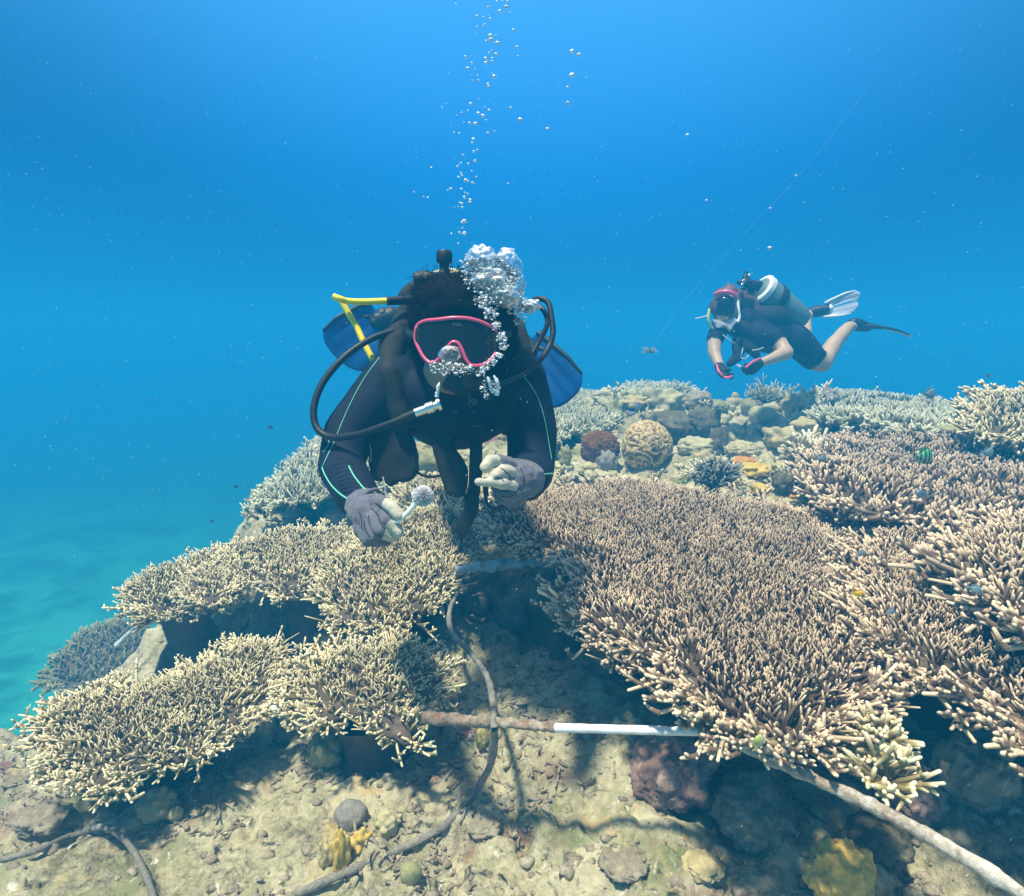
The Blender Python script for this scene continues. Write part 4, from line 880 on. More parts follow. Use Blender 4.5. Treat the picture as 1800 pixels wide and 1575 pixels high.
def fin(parent, root, tip, side, w0, w1, m_blade, m_rail, m_pocket, ankle, slot=False):
    """swim fin: foot pocket, two rails, blade panel with centre rib"""
    root, tip, side = Vector(root), Vector(tip), Vector(side).normalized(); ax = tip - root; nrm = ax.cross(side).normalized()
    pk = blob_mesh('foot_pocket', [('c', Vector(ankle), 0.042, root.lerp(Vector(ankle), 0.35), 0.046, 0), ('c', root.lerp(Vector(ankle), 0.4), 0.045, root + ax * 0.10, 0.036, 0)], 0.008, 3)
    f = link('fin', pk, m_pocket, parent)
    nu, nv = 22, 13; V = []
    for lay in (0, 1):
        for i in range(nu):
            t = i / (nu - 1); w = w0 + (w1 - w0) * min(1, t * 1.5) ** 0.8
            for jn in range(nv):
                v = jn / (nv - 1) * 2 - 1; end = (0.06 * (1 - abs(v) ** 2.2) if not slot else 0.10 * (abs(math.sin(v * math.pi)) - 0.4))
                tt = t * (1 + end - 0.10 * abs(v) ** 4)
                q = root + ax * tt + side * (v * w / 2) + nrm * (0.02 * math.sin(t * 2.6) + 0.010 * v * v - lay * 0.004 + 0.0025 * math.sin(v * 12))
                V.append(tuple(q))
    Q = []; N_ = nu * nv
    for i in range(nu - 1):
        for jn in range(nv - 1):
            if slot and jn == nv // 2 and 0.25 < i / nu < 0.8: continue
            a = i * nv + jn; Q.append([a, a + 1, a + nv + 1, a + nv]); Q.append([N_ + a, N_ + a + nv, N_ + a + nv + 1, N_ + a + 1])
    for i in range(nu - 1):
        for jn in (0, nv - 1):
            a = i * nv + jn; Q.append([a, a + nv, N_ + a + nv, N_ + a] if jn == 0 else [a, N_ + a, N_ + a + nv, a + nv])
    a0 = (nu - 1) * nv
    for jn in range(nv - 1): Q.append([a0 + jn, a0 + jn + 1, N_ + a0 + jn + 1, N_ + a0 + jn])
    link('blade', np_mesh('blade', V, Q), m_blade, f)
    VV = np.array(V)
    for jn in (0, nv - 1):
        p = VV[[i * nv + jn for i in range(nu)]] - np.array(nrm) * 0.002
        link('rail', tube_mesh('rail', p, [0.011, 0.010, 0.008, 0.005], 40, 8), m_rail, f)
    # darker rubber where the blade leaves the pocket
    p = [root - ax * 0.02 + nrm * 0.002, root + ax * 0.18 + nrm * 0.008, root + ax * 0.36 + nrm * 0.012]
    rb = blob_mesh('blade_root', [('c', p[0], 0.034, p[1], 0.024, 0), ('c', p[1] - side * w0 * 0.25, 0.010, p[2] - side * w0 * 0.42, 0.006, 0), ('c', p[1] + side * w0 * 0.25, 0.010, p[2] + side * w0 * 0.42, 0.006, 0)], 0.005, 3)
    link('blade_root', rb, m_rail, f)
    return f
# materials
M_suit = plain('wetsuit', (0.007, 0.012, 0.030), 0.75, noise=0.35, nscale=18, bump=0.35, bscale=260, spec=0.2)
M_blk = plain('black_rubber', (0.012, 0.013, 0.016), 0.5, bump=0.2, bscale=120, spec=0.35)
M_web = plain('black_webbing', (0.010, 0.012, 0.014), 0.8, bump=0.5, bscale=420)
M_skin = plain('brown_skin', (0.36, 0.22, 0.13), 0.5, noise=0.12, nscale=25, bump=0.15)
M_skin2 = plain('light_skin', (0.50, 0.36, 0.23), 0.5, noise=0.10, nscale=14)
M_hair = plain('black_hair', (0.006, 0.004, 0.005), 0.85, spec=0.08)
M_hairb = plain('brown_hair', (0.11, 0.055, 0.035), 0.55, spec=0.4)
M_pink = plain('pink_frame', (0.78, 0.10, 0.22), 0.28, spec=0.5, coat=0.4)
M_lens = plain('dark_lens', (0.010, 0.012, 0.012), 0.08, spec=0.6)
M_yel = plain('yellow_hose_skin', (0.85, 0.68, 0.02), 0.4, noise=0.05)
M_sil = plain('silver_metal', (0.75, 0.76, 0.74), 0.25, metal=0.9, noise=0.05)
M_cream = plain('cream_tank_paint', (0.75, 0.66, 0.42), 0.4, noise=0.08, nscale=12)
M_blue = plain('blue_fin_blade', (0.002, 0.070, 0.27), 0.4, noise=0.25, nscale=14, spec=0.4)
M_pipe = plain('green_piping', (0.16, 0.62, 0.42), 0.5)
M_glove = plain('grey_glove_knit', (0.125, 0.125, 0.165), 0.85, noise=0.22, nscale=55, bump=0.6, bscale=500, sheen=0.2)
M_palm = plain('pale_glove_rubber', (0.50, 0.46, 0.38), 0.6, noise=0.14, nscale=70, bump=0.4, bscale=250)
M_print = plain('grey_print', (0.42, 0.46, 0.50), 0.6)
M_wht = plain('white_plastic', (0.78, 0.82, 0.80), 0.4, noise=0.05)
def fold(freq, amp, ax=2, sd=3):
    return lambda v: (np.abs(fbm(v * np.array([1, 1, 1]) * freq, 3, sd) - 0.5) * -2 + 0.25) * amp
# ================================================================== near diver
D1 = empty('person', P(800, 730, 1.5), 'near diver in black wetsuit with pink framed mask and grey gloves, hovering over the corals', 'person')
body = [E((800, 712, 1.52), (0.165, 0.16, 0.098)), E((800, 690, 1.46), (0.175, 0.10, 0.085)), E((800, 725, 1.75), (0.15, 0.20, 0.105)), E((800, 715, 2.02), (0.155, 0.15, 0.11)),
        C((690, 668, 1.44), 0.068, (615, 760, 1.41), 0.060), C((615, 760, 1.41), 0.060, (600, 818, 1.37), 0.052), C((600, 818, 1.37), 0.053, (625, 866, 1.24), 0.046), C((625, 866, 1.24), 0.046, (641, 892, 1.145), 0.034),
        C((912, 668, 1.44), 0.068, (935, 760, 1.41), 0.061), C((935, 760, 1.41), 0.060, (933, 828, 1.37), 0.054), C((933, 828, 1.37), 0.054, (925, 842, 1.25), 0.047), C((925, 842, 1.25), 0.046, (908, 846, 1.16), 0.036),
        C((740, 690, 1.45), 0.06, (700, 680, 1.45), 0.07), C((860, 690, 1.45), 0.06, (905, 680, 1.45), 0.07),
        C((800, 690, 1.42), 0.062, (802, 640, 1.36), 0.058, 0),
        E((803, 600, 1.335), (0.076, 0.088, 0.098), 1), E((797, 650, 1.280), (0.063, 0.060, 0.052), 1), E((797, 668, 1.27), (0.030, 0.028, 0.022), 1),
        C((797, 602, 1.25), 0.012, (797, 622, 1.232), 0.016, 1), C((760, 600, 1.27), 0.02, (770, 600, 1.262), 0.014, 1), C((836, 600, 1.262), 0.014, (846, 600, 1.27), 0.02, 1),
        C((745, 600, 1.34), 0.018, (742, 612, 1.345), 0.014, 1), C((862, 600, 1.34), 0.018, (865, 612, 1.345), 0.014, 1),
        C((768, 705, 2.05), 0.095, (742, 700, 2.40), 0.075), C((742, 700, 2.40), 0.072, (722, 610, 2.55), 0.052), C((722, 610, 2.55), 0.05, (712, 560, 2.52), 0.040),
        C((832, 705, 2.05), 0.095, (862, 700, 2.40), 0.075), C((862, 700, 2.40), 0.072, (880, 630, 2.52), 0.052), C((880, 630, 2.52), 0.05, (895, 596, 2.50), 0.040)]
bme = blob_mesh('body', body, 0.0080, 5, [M_suit, M_skin], disp=fold(13, 0.0035))
link('body', bme, None, D1); bv = bvh_of(bme)
for pts in ([(667, 628), (640, 665), (618, 705), (600, 745), (588, 775), (576, 800), (566, 822)], [(566, 822), (573, 838), (585, 856), (603, 872), (628, 886)], [(613, 819), (622, 836), (634, 852), (643, 862)],
            [(922, 664), (935, 680), (948, 705), (958, 740), (966, 785), (970, 808)], [(930, 824), (940, 826), (955, 833), (975, 832)], [(578, 770), (577, 782), (568, 795)]):
    surf_line('piping', bv, pts, 0.0017 if len(pts) > 3 and pts[0][1] > 800 else 0.0010, M_pipe, D1)
# wrinkles pinched at the elbow and chest seams
for k in range(9):
    y = 808 + k * 7; surf_line('sleeve_crease', bv, [(583 + k * 2.6, y + 3), (600 + k * 3, y - 2), (618 + k * 3, y + 3)], 0.0012, M_suit, D1, n=20)
for pts in ([(823, 690), (826, 700), (824, 712), (829, 718)], [(836, 720), (830, 728)], [(797, 722), (804, 724)], [(682, 725), (705, 739), (726, 751)], [(876, 738), (884, 735)], [(831, 748), (846, 750)]):
    surf_line('loose_thread', bv, pts, 0.0005, M_print, D1, n=16, S=4)
# printed word and emblem on the chest
def text(body_, px, py, size, mat, parent, name, rot=0.0):
    cu = bpy.data.curves.new(name, 'FONT'); cu.body = body_; cu.size = size; cu.extrude = 0.0002; cu.align_x = 'CENTER'; cu.shear = 0.2
    o = bpy.data.objects.new('tmp', cu); COL.objects.link(o); dg = bpy.context.evaluated_depsgraph_get()
    me = bpy.data.meshes.new_from_object(o.evaluated_get(dg)); bpy.data.objects.remove(o)
    c = on_surf(bv, px, py, 1.3, 0.002); M = Matrix((XV, UPV, -VIEW)).transposed().to_4x4() @ Matrix.Rotation(rot, 4, 'Z')
    n = len(me.vertices)
    for v in me.vertices:
        q = M @ v.co; w = c + q; r = w.normalized(); h = bv.ray_cast(Vector((0, 0, 0)), r)
        v.co = (h[0] - r * 0.0012 - VIEW * v.co.z) if h[0] and (h[0] - w).length < 0.03 else w
    me.materials.clear()
    return link(name, me, mat, parent)
text('Quest', 884, 678, 0.0125, M_print, D1, 'printed_word', 0.06)
th = np.linspace(0, 2 * math.pi, 24)
surf_line('emblem', bv, [(833 + 5.2 * math.cos(a) + 1.2 * math.sin(a), 706 + 4.2 * math.sin(a)) for a in th], 0.0004, M_print, D1, n=40, S=4)
surf_line('emblem', bv, [(830.5, 708), (831.5, 704), (834, 708.5), (835.5, 704)], 0.0004, M_print, D1, n=20, S=4)
surf_line('emblem', bv, [(829, 713), (838, 710)], 0.0003, M_print, D1, n=8, S=4)
# hair
hp = [E((800, 552, 1.345), (0.098, 0.105, 0.088)), E((790, 527, 1.36), (0.070, 0.08, 0.050)), E((845, 560, 1.38), (0.075, 0.08, 0.08)), E((885, 590, 1.41), (0.032, 0.05, 0.045)), E((748, 562, 1.38), (0.036, 0.06, 0.050)),
      E((892, 625, 1.43), (0.022, 0.04, 0.035)), E((733, 592, 1.41), (0.020, 0.04, 0.04))]
hme = blob_mesh('hair', hp, 0.006, 4, disp=lambda v: (fbm(v * 28, 3, 5) - 0.5) * 0.028 + (fbm(v * 90, 2, 6) - 0.5) * 0.008)
ho = link('hair', hme, M_hair, D1)
rg = np.random.default_rng(3); vi = rg.choice(len(hme.vertices), 2600); vs = np.array([hme.vertices[i].co[:] for i in vi]); ns = np.array([hme.vertices[i].normal[:] for i in vi])
t = np.linspace(0, 1, 5)[None, :, None]; w = rg.normal(0, 1, (2600, 3)); w2 = rg.normal(0, 1, (2600, 3)); L = rg.uniform(0.010, 0.026, 2600)[:, None, None]
sp = vs[:, None] + ns[:, None] * L * t * 0.8 + w[:, None] * L * 0.45 * np.sin(t * 3) + w2[:, None] * L * 0.35 * t ** 2
g = Geo(); g.tubes(sp, np.full((2600, 5), 0.00055) * np.linspace(1, 0.4, 5)[None], 3); so = link('hair_strands', g.mesh('hair_strands'), M_hair, ho); so['kind'] = 'stuff'
# mask
MP = [(730, 590), (733, 573), (746, 564.5), (770, 561.5), (798, 558.5), (825, 560), (850, 567.5), (868, 578), (875, 592), (874, 612), (866, 628), (852, 640), (835, 643), (825, 640), (818, 630), (812, 615), (806, 604.5), (798, 601), (790, 606), (780, 622), (768, 634), (757, 638), (745, 628), (736, 612), (731, 600)]
def md(x): return 1.212 + ((x - 802) / 72.0) ** 2 * 0.030
fr = [P(x, y, md(x)) for x, y in MP]
mk = ring_tube('mask', fr, 0.0037, M_pink, D1, 10, True, 170)
V = [tuple(P(x, y, md(x) - 0.0005)) for x, y in MP]
bm = bmesh.new(); vs_ = [bm.verts.new(v) for v in V]; f_ = bm.faces.new(vs_); r_ = bmesh.ops.triangulate(bm, faces=[f_]); bmesh.ops.subdivide_edges(bm, edges=bm.edges, cuts=2, use_grid_fill=True)
ex = bmesh.ops.extrude_face_region(bm, geom=list(bm.faces)); bmesh.ops.translate(bm, vec=VIEW * 0.004, verts=[e for e in ex['geom'] if isinstance(e, bmesh.types.BMVert)])
me = bpy.data.meshes.new('lens'); bmesh.ops.recalc_face_normals(bm, faces=bm.faces); bm.to_mesh(me); bm.free(); link('lens', me, M_lens, mk)
sk = blob_mesh('mask_skirt', [slab([(727, 592), (731, 568), (760, 558), (800, 555), (850, 563), (878, 585), (878, 615), (866, 634), (835, 648), (760, 644), (738, 628)], 1.236, 0.05), E((797, 622, 1.232), (0.017, 0.02, 0.018))], 0.004, 5)
link('skirt', sk, M_blk, mk)
ring_tube('strap', [P(731, 592, 1.25), P(722, 588, 1.31), P(716, 582, 1.37)], [0.006, 0.009, 0.010], M_blk, mk)
ring_tube('strap', [P(874, 592, 1.25), P(886, 590, 1.31), P(894, 586, 1.37)], [0.006, 0.009, 0.010], M_blk, mk)
cu = bpy.data.curves.new('w', 'FONT'); cu.body = 'TUSA'; cu.size = 0.008; cu.extrude = 0.0001; cu.align_x = 'CENTER'; o = bpy.data.objects.new('tmp', cu); COL.objects.link(o)
me = bpy.data.meshes.new_from_object(o.evaluated_get(bpy.context.evaluated_depsgraph_get())); bpy.data.objects.remove(o); M = Matrix((XV, UPV, -VIEW)).transposed(); c0 = P(803, 573, 1.2095)
for v in me.vertices: v.co = c0 + M @ v.co
link('lens_print', me, plain('faint_lens_print', (0.10, 0.12, 0.12), 0.6), mk)
# regulator
rg_ = blob_mesh('regulator', [E((808, 670, 1.230), (0.030, 0.026, 0.028)), C((806, 662, 1.25), 0.02, (803, 655, 1.275), 0.016), C((785, 677, 1.238), 0.011, (838, 678, 1.245), 0.012), C((838, 668, 1.24), 0.012, (852, 670, 1.25), 0.010)], 0.0035, 3)
ro = link('regulator', rg_, M_blk, D1)
cyl2('purge_cover', P(807, 670, 1.222), P(807, 671, 1.202), [(0, 0.026), (0.4, 0.026), (0.6, 0.022), (1, 0.020)], M_blk, ro)
# hoses
def hose(name, pts, rad, mat, n=90): return link(name, tube_mesh(name, [P(*p) for p in pts], rad, n, 12), mat, D1)
h = hose('inflator_hose', [(715, 578, 1.47), (690, 583, 1.44), (650, 597, 1.41), (605, 628, 1.38), (568, 672, 1.36), (552, 715, 1.345), (556, 750, 1.335), (580, 768, 1.32), (625, 765, 1.29), (680, 747, 1.27), (736, 724, 1.265)], 0.0078, M_blk, 120)
cyl2('hose_fitting', P(730, 726, 1.262), P(775, 710, 1.262), [(0, 0.0095), (0.42, 0.0095), (0.45, 0.0125), (0.72, 0.0125), (0.75, 0.0095), (0.86, 0.0095), (0.88, 0.0145), (1.0, 0.0145)], M_sil, h)
link('strain_relief', tube_mesh('strain_relief', [P(708, 736, 1.266), P(733, 725.5, 1.264)], 0.0095, 8, 12), M_blk, h)
h = hose('octopus_hose', [(735, 527, 1.50), (710, 528, 1.47), (680, 529, 1.45)], 0.0105, M_blk, 30)
link('yellow_sleeve', tube_mesh('yellow_sleeve', [P(680, 529, 1.45), P(640, 530.5, 1.44), (P(612, 529.5, 1.43)), P(598, 525.5, 1.42), P(586, 521, 1.42)], 0.0076, 60, 12), M_yel, h)
link('yellow_sleeve', tube_mesh('yellow_sleeve', [P(601, 530, 1.45), P(612, 550, 1.45), P(627, 575, 1.45), P(640, 603, 1.44), P(657, 635, 1.43)], 0.0074, 60, 12), M_yel, h)
hose('regulator_hose', [(915, 545, 1.5), (932, 531, 1.47), (950, 525, 1.45), (964, 533, 1.44), (969, 555, 1.43), (972, 585, 1.42), (964, 612, 1.41), (945, 638, 1.38), (915, 662, 1.36), (870, 676, 1.28), (845, 670, 1.25)], 0.0068, M_blk, 120)
hose('gauge_hose', [(918, 535, 1.52), (940, 533, 1.49), (957, 548, 1.47), (962, 570, 1.46), (948, 600, 1.46), (930, 632, 1.45), (913, 660, 1.45)], 0.0062, M_blk)
# tank, valve, vest
tk = cyl('air_tank', P(788, 518, 1.56), P(800, 610, 2.18), [(0, 0.03), (0.01, 0.052), (0.03, 0.072), (0.06, 0.083), (0.11, 0.089), (0.16, 0.090), (0.95, 0.090), (1.0, 0.084)], M_cream, D1, 40)
cyl2('tank_band', P(790, 534, 1.67), P(791, 542, 1.73), [(0, 0.0925), (1, 0.0925)], M_web, tk, 40)
cyl2('valve_knob', P(781, 474, 1.47), P(781, 441, 1.465), [(0, 0.011), (0.28, 0.012), (0.34, 0.0175), (0.45, 0.0195), (0.9, 0.0195), (1.0, 0.0165)], M_blk, tk, 12)
link('valve', blob_mesh('valve', [C((781, 476, 1.47), 0.014, (786, 510, 1.50), 0.022), C((747, 494, 1.45), 0.021, (775, 492, 1.46), 0.019), C((775, 505, 1.47), 0.028, (805, 505, 1.47), 0.024)], 0.004, 2), M_blk, tk)
cyl2('first_stage', P(727, 494, 1.45), P(757, 490, 1.455), [(0, 0.017), (0.15, 0.021), (0.4, 0.021), (0.42, 0.023), (0.6, 0.023), (0.62, 0.020), (1, 0.020)], M_blk, tk, 24)
vest = [E((800, 610, 1.62), (0.14, 0.08, 0.115)), C((722, 540, 1.55), 0.028, (700, 600, 1.46), 0.034), C((690, 600, 1.46), 0.034, (684, 655, 1.40), 0.026), C((684, 655, 1.385), 0.024, (706, 740, 1.39), 0.024),
        C((900, 580, 1.52), 0.036, (912, 625, 1.44), 0.034), C((912, 625, 1.44), 0.032, (905, 690, 1.385), 0.024), C((905, 690, 1.385), 0.022, (890, 750, 1.39), 0.022), C((726, 505, 1.56), 0.018, (712, 522, 1.55), 0.020),
        slab([(645, 740), (647, 813), (651, 842), (662, 849), (673, 843), (684, 857), (697, 847), (712, 849), (724, 842), (732, 828), (732, 802), (724, 772), (700, 735)], 1.40, 0.05),
        slab([(752, 755), (762, 800), (772, 832), (782, 868), (798, 876), (815, 874), (822, 850), (822, 825), (812, 805), (800, 788), (790, 760)], 1.40, 0.03)]
vo = link('buoyancy_vest', blob_mesh('vest', vest, 0.006, 4, disp=fold(16, 0.004, sd=8)), M_web, D1)
link('strap_tail', blob_mesh('strap_tail', [slab([(815, 868), (843, 868), (841, 900), (830, 922), (818, 946), (794, 934), (806, 912), (816, 892)], 1.385, 0.007)], 0.0028, 2), M_web, vo)
link('strap_tail', blob_mesh('strap_tail', [slab([(826, 770), (848, 775), (848, 830), (843, 872), (822, 872), (824, 830)], 1.39, 0.008)], 0.0028, 2), M_web, vo)
ring_tube('strap_loop', [P(728, 826, 1.42), P(742, 835, 1.42), (P(758, 838, 1.42)), P(774, 836, 1.41)], 0.0035, M_web, vo)
ring_tube('pull_cord', [P(673, 838, 1.38), P(677, 856, 1.375), P(678, 876, 1.375)], 0.0016, M_print, vo)
ring_tube('zip_edge', [P(649, 776, 1.39), P(652, 795, 1.39), P(651, 812, 1.39)], 0.0014, M_print, vo)
for (x, y) in ((905, 583), (906, 602)): link('yellow_mark', blob_mesh('yellow_mark', [C((x - 3, y, 1.475), 0.003, (x + 5, y + 1, 1.48), 0.0022)], 0.0012, 1), M_cream, vo)
cb = ring_tube('carabiner', [P(854, 868, 1.36), P(855, 882, 1.36), P(862, 892, 1.36), P(874, 894, 1.36), P(884, 888, 1.36), P(888, 880, 1.36)], 0.0038, M_blk, vo)
ring_tube('clip_strap', [P(852, 840, 1.37), P(853, 856, 1.365), P(855, 872, 1.36)], 0.006, M_web, vo)
# fins
fin(D1, P(672, 556, 2.46), P(597, 626, 2.40), (0.68, 0.1, -0.70), 0.14, 0.22, M_blue, M_blk, M_blk, P(712, 560, 2.50))
fin(D1, P(925, 605, 2.44), P(1000, 697, 2.36), (0.68, -0.1, 0.62), 0.13, 0.19, M_blue, M_blk, M_blk, P(896, 596, 2.48))
# gloves
def glove(name, prims, lab=None):
    o = link(name, blob_mesh(name, prims, 0.0018, 1, [M_glove, M_palm], disp=lambda v: (0.25 - np.abs(fbm(v * 38, 3, 12) - 0.5) * 2) * 0.0035), None, D1); return o
q = 1.045e-3
gl = glove('glove', [C((640, 890, 1.15), 0.036, (650, 903, 1.11), 0.034), C((650, 903, 1.11), 0.034, (664, 925, 1.095), 0.028), E((650, 925, 1.11), (0.030, 0.03, 0.028)),
    C((668, 893, 1.085), 0.0135, (682, 914, 1.062), 0.0120), C((682, 914, 1.062), 0.0115, (702, 936, 1.060), 0.0095, 1),
    C((658, 908, 1.080), 0.0135, (668, 934, 1.060), 0.0125), C((668, 934, 1.060), 0.012, (690, 944, 1.072), 0.010, 1),
    C((647, 920, 1.082), 0.0130, (656, 944, 1.068), 0.0120), C((656, 944, 1.068), 0.0115, (680, 951, 1.085), 0.0095),
    C((638, 930, 1.092), 0.0120, (645, 950, 1.082), 0.0108), C((645, 950, 1.082), 0.0105, (664, 954, 1.098), 0.009),
    C((660, 882, 1.10), 0.016, (680, 886, 1.072), 0.0125), C((680, 886, 1.072), 0.0125, (691, 893, 1.058), 0.0115, 1), C((691, 893, 1.058), 0.0112, (702, 906, 1.052), 0.0100, 1)])
ring_tube('cuff', [P(640 + 0 + 33 * math.cos(a) * 0.75 - 8 * math.sin(a), 889 + 33 * math.sin(a) * 0.75 + 26 * math.cos(a) * -0.55, 1.142 + 0.03 * math.sin(a + 0.6)) for a in np.linspace(0, 6.28, 13)[:-1]], 0.0038, M_glove, gl, 8, True)
gr = glove('glove', [C((925, 842, 1.20), 0.038, (908, 842, 1.14), 0.038), C((908, 840, 1.14), 0.038, (893, 848, 1.11), 0.033), C((905, 860, 1.12), 0.030, (888, 862, 1.105), 0.025),
    C((896, 818, 1.11), 0.0150, (876, 811, 1.085), 0.0130), C((876, 811, 1.085), 0.0120, (861, 811, 1.066), 0.0112, 1), C((861, 811, 1.066), 0.0108, (853, 822, 1.060), 0.0098, 1),
    C((896, 832, 1.09), 0.0130, (884, 828, 1.072), 0.0120, 1), C((884, 828, 1.072), 0.0105, (871, 835, 1.058), 0.0095, 1), C((871, 835, 1.058), 0.0092, (864, 842, 1.058), 0.0085, 1),
    C((898, 854, 1.085), 0.0130, (878, 849, 1.060), 0.0100, 1), C((878, 849, 1.060), 0.0092, (860, 848, 1.052), 0.0080, 1), C((860, 848, 1.052), 0.0078, (841, 847, 1.050), 0.0072, 1),
    C((905, 868, 1.095), 0.0140, (884, 864, 1.075), 0.0125), C((884, 864, 1.075), 0.0120, (872, 856, 1.082), 0.0105), C((903, 880, 1.11), 0.013, (884, 876, 1.092), 0.0115), C((884, 876, 1.092), 0.011, (872, 866, 1.10), 0.0095)])
gb = bvh_of(gl.data); gb2 = bvh_of(gr.data)
for pts in ([(652, 893), (664, 905), (668, 918), (676, 930)], [(648, 905), (650, 922), (660, 938), (672, 946)], [(640, 915), (642, 930), (650, 944)], [(660, 884), (672, 893), (682, 904)], [(632, 900), (636, 915), (636, 928)]):
    surf_line('crease_shade', gb, pts, 0.0009, M_web, gl, d=1.08, n=20, S=5)  # dark lines paint in the shade of folds between the fingers
for pts in ([(880, 822), (888, 828), (897, 838), (898, 848)], [(866, 856), (880, 862), (894, 864)], [(880, 872), (894, 874), (906, 868)], [(915, 822), (920, 835), (921, 850)], [(868, 842), (878, 840), (886, 846)]):
    surf_line('crease_shade', gb2, pts, 0.0009, M_web, gr, d=1.08, n=20, S=5)
# brush held in the glove
bc = P(703, 914, 1.052); BR = empty('brush', bc, 'small white brush with bent handle and round grey bristle head, held in the glove', 'brush')
hm = blob_mesh('handle', [C((684, 921, 1.062), 0.0042, (703, 914, 1.050), 0.0046), C((703, 914, 1.050), 0.0046, (719, 899, 1.046), 0.0046), C((719, 899, 1.046), 0.0044, (733, 882, 1.044), 0.0048), C((733, 882, 1.044), 0.0048, (727, 868, 1.044), 0.0046), C((727, 868, 1.044), 0.0048, (751, 861, 1.046), 0.0040)], 0.0016, 2)
link('handle', hm, M_wht, BR)
M_bris = plain('grey_bristles', (0.72, 0.72, 0.78), 0.7); g = Geo(); n = 2400; d = rg.normal(0, 1, (n, 3)); d /= np.linalg.norm(d, axis=1, keepdims=True); d[:, 1] -= 0.2
cc = np.array(P(744, 871, 1.048)); t = np.linspace(0.15, 1, 2)[None, :, None]; Lr = rg.uniform(0.0155, 0.0185, n)[:, None, None]
g.tubes(cc + d[:, None] * Lr * t + rg.normal(0, 0.001, (n, 1, 3)), np.full((n, 2), 0.00035), 3)
bo = link('bristles', g.mesh('bristles'), M_bris, BR); bo['kind'] = 'stuff'
# ================================================================== far diver
D2 = empty('person', P(1345, 590, 4.0), 'far diver in black shorty wetsuit with pink gloves, swimming left above the reef crest', 'person')
b2 = [C((1303, 567, 3.98), 0.115, (1348, 586, 4.02), 0.125), C((1348, 586, 4.02), 0.125, (1398, 600, 4.08), 0.115), C((1290, 565, 3.96), 0.06, (1282, 552, 3.93), 0.055),
      E((1277, 537, 3.90), (0.080, 0.095, 0.105), 1), E((1272, 552, 3.86), (0.05, 0.05, 0.06), 1),
      C((1268, 570, 3.92), 0.062, (1257, 596, 3.88), 0.056), C((1256, 600, 3.87), 0.046, (1256, 622, 3.83), 0.042, 1), C((1256, 622, 3.83), 0.040, (1265, 643, 3.76), 0.030, 1), C((1265, 643, 3.76), 0.028, (1272, 652, 3.72), 0.030, 1),
      C((1330, 585, 3.92), 0.085, (1362, 594, 3.86), 0.066), C((1366, 596, 3.86), 0.052, (1382, 620, 3.80), 0.047, 1), C((1382, 620, 3.80), 0.044, (1342, 636, 3.70), 0.031, 1), C((1342, 636, 3.70), 0.029, (1330, 641, 3.68), 0.028, 1),
      C((1398, 598, 4.02), 0.105, (1428, 628, 4.02), 0.085), C((1434, 633, 4.02), 0.073, (1446, 638, 4.03), 0.064, 1), C((1446, 636, 4.03), 0.062, (1466, 604, 4.10), 0.055, 1), C((1466, 604, 4.10), 0.054, (1492, 574, 4.18), 0.036, 1), C((1492, 574, 4.18), 0.034, (1502, 572, 4.20), 0.032, 1),
      C((1398, 596, 4.16), 0.10, (1412, 604, 4.45), 0.075), C((1412, 604, 4.45), 0.065, (1414, 562, 4.62), 0.045, 1), C((1414, 562, 4.62), 0.042, (1424, 550, 4.66), 0.035, 1)]
m2 = blob_mesh('body', b2, 0.013, 4, [M_suit, M_skin2], disp=lambda v: (fbm(v * 9, 2, 5) - 0.5) * 0.012); link('body', m2, None, D2)
hme2 = blob_mesh('hair', [E((1280, 525, 3.93), (0.09, 0.10, 0.085)), E((1300, 530, 3.98), (0.08, 0.08, 0.09)), E((1322, 528, 4.02), (0.075, 0.07, 0.075)), C((1322, 535, 4.0), 0.06, (1334, 552, 3.98), 0.04), E((1268, 537, 3.88), (0.065, 0.07, 0.10))], 0.010, 3, disp=lambda v: (fbm(v * 26, 3, 8) - 0.5) * 0.05)
ho2 = link('hair', hme2, M_hairb, D2)
mo = ring_tube('mask', [P(1256, 517, 3.83), P(1266, 513, 3.81), P(1280, 513, 3.79), P(1292, 518, 3.80), P(1296, 524, 3.82)], [0.008, 0.012, 0.014, 0.015, 0.016], M_pink, D2)
ring_tube('mask_edge', [P(1296, 524, 3.82), P(1298, 540, 3.80), P(1300, 556, 3.80), P(1297, 566, 3.80)], [0.010, 0.008, 0.008, 0.012], M_wht, mo)
link('mask_skirt', blob_mesh('mask_skirt', [E((1275, 540, 3.84), (0.062, 0.05, 0.082))], 0.010, 3), M_lens, mo)
link('chin_cover', blob_mesh('chin_cover', [slab([(1253, 560), (1275, 566), (1290, 555), (1299, 563), (1290, 574), (1284, 584), (1277, 574), (1260, 577)], 3.83, 0.03)], 0.008, 3), plain('pale_grey_silicone', (0.5, 0.52, 0.55), 0.5), mo)
ring_tube('snorkel', [P(1247, 543, 3.86), P(1245, 560, 3.85), P(1250, 574, 3.86), P(1258, 582, 3.87)], 0.009, plain('yellow_green_tube', (0.45, 0.60, 0.20), 0.5), D2)
ring_tube('hair_pin', [P(1222, 560, 3.84), P(1236, 557, 3.84), P(1248, 553, 3.86)], 0.0032, M_wht, D2)
M_tank2 = plain('grey_green_tank', (0.13, 0.20, 0.19), 0.45, noise=0.12, nscale=6)
t2 = cyl('air_tank', P(1333, 503, 3.98), P(1404, 566, 4.10), [(0, 0.03), (0.03, 0.07), (0.08, 0.092), (0.14, 0.1), (0.93, 0.1), (1, 0.09)], M_tank2, D2, 32)
cyl2('tank_boot', P(1336, 506, 3.985), P(1343, 512, 3.997), [(0, 0.088), (0.2, 0.1025), (1, 0.1035)], M_wht, t2, 32)
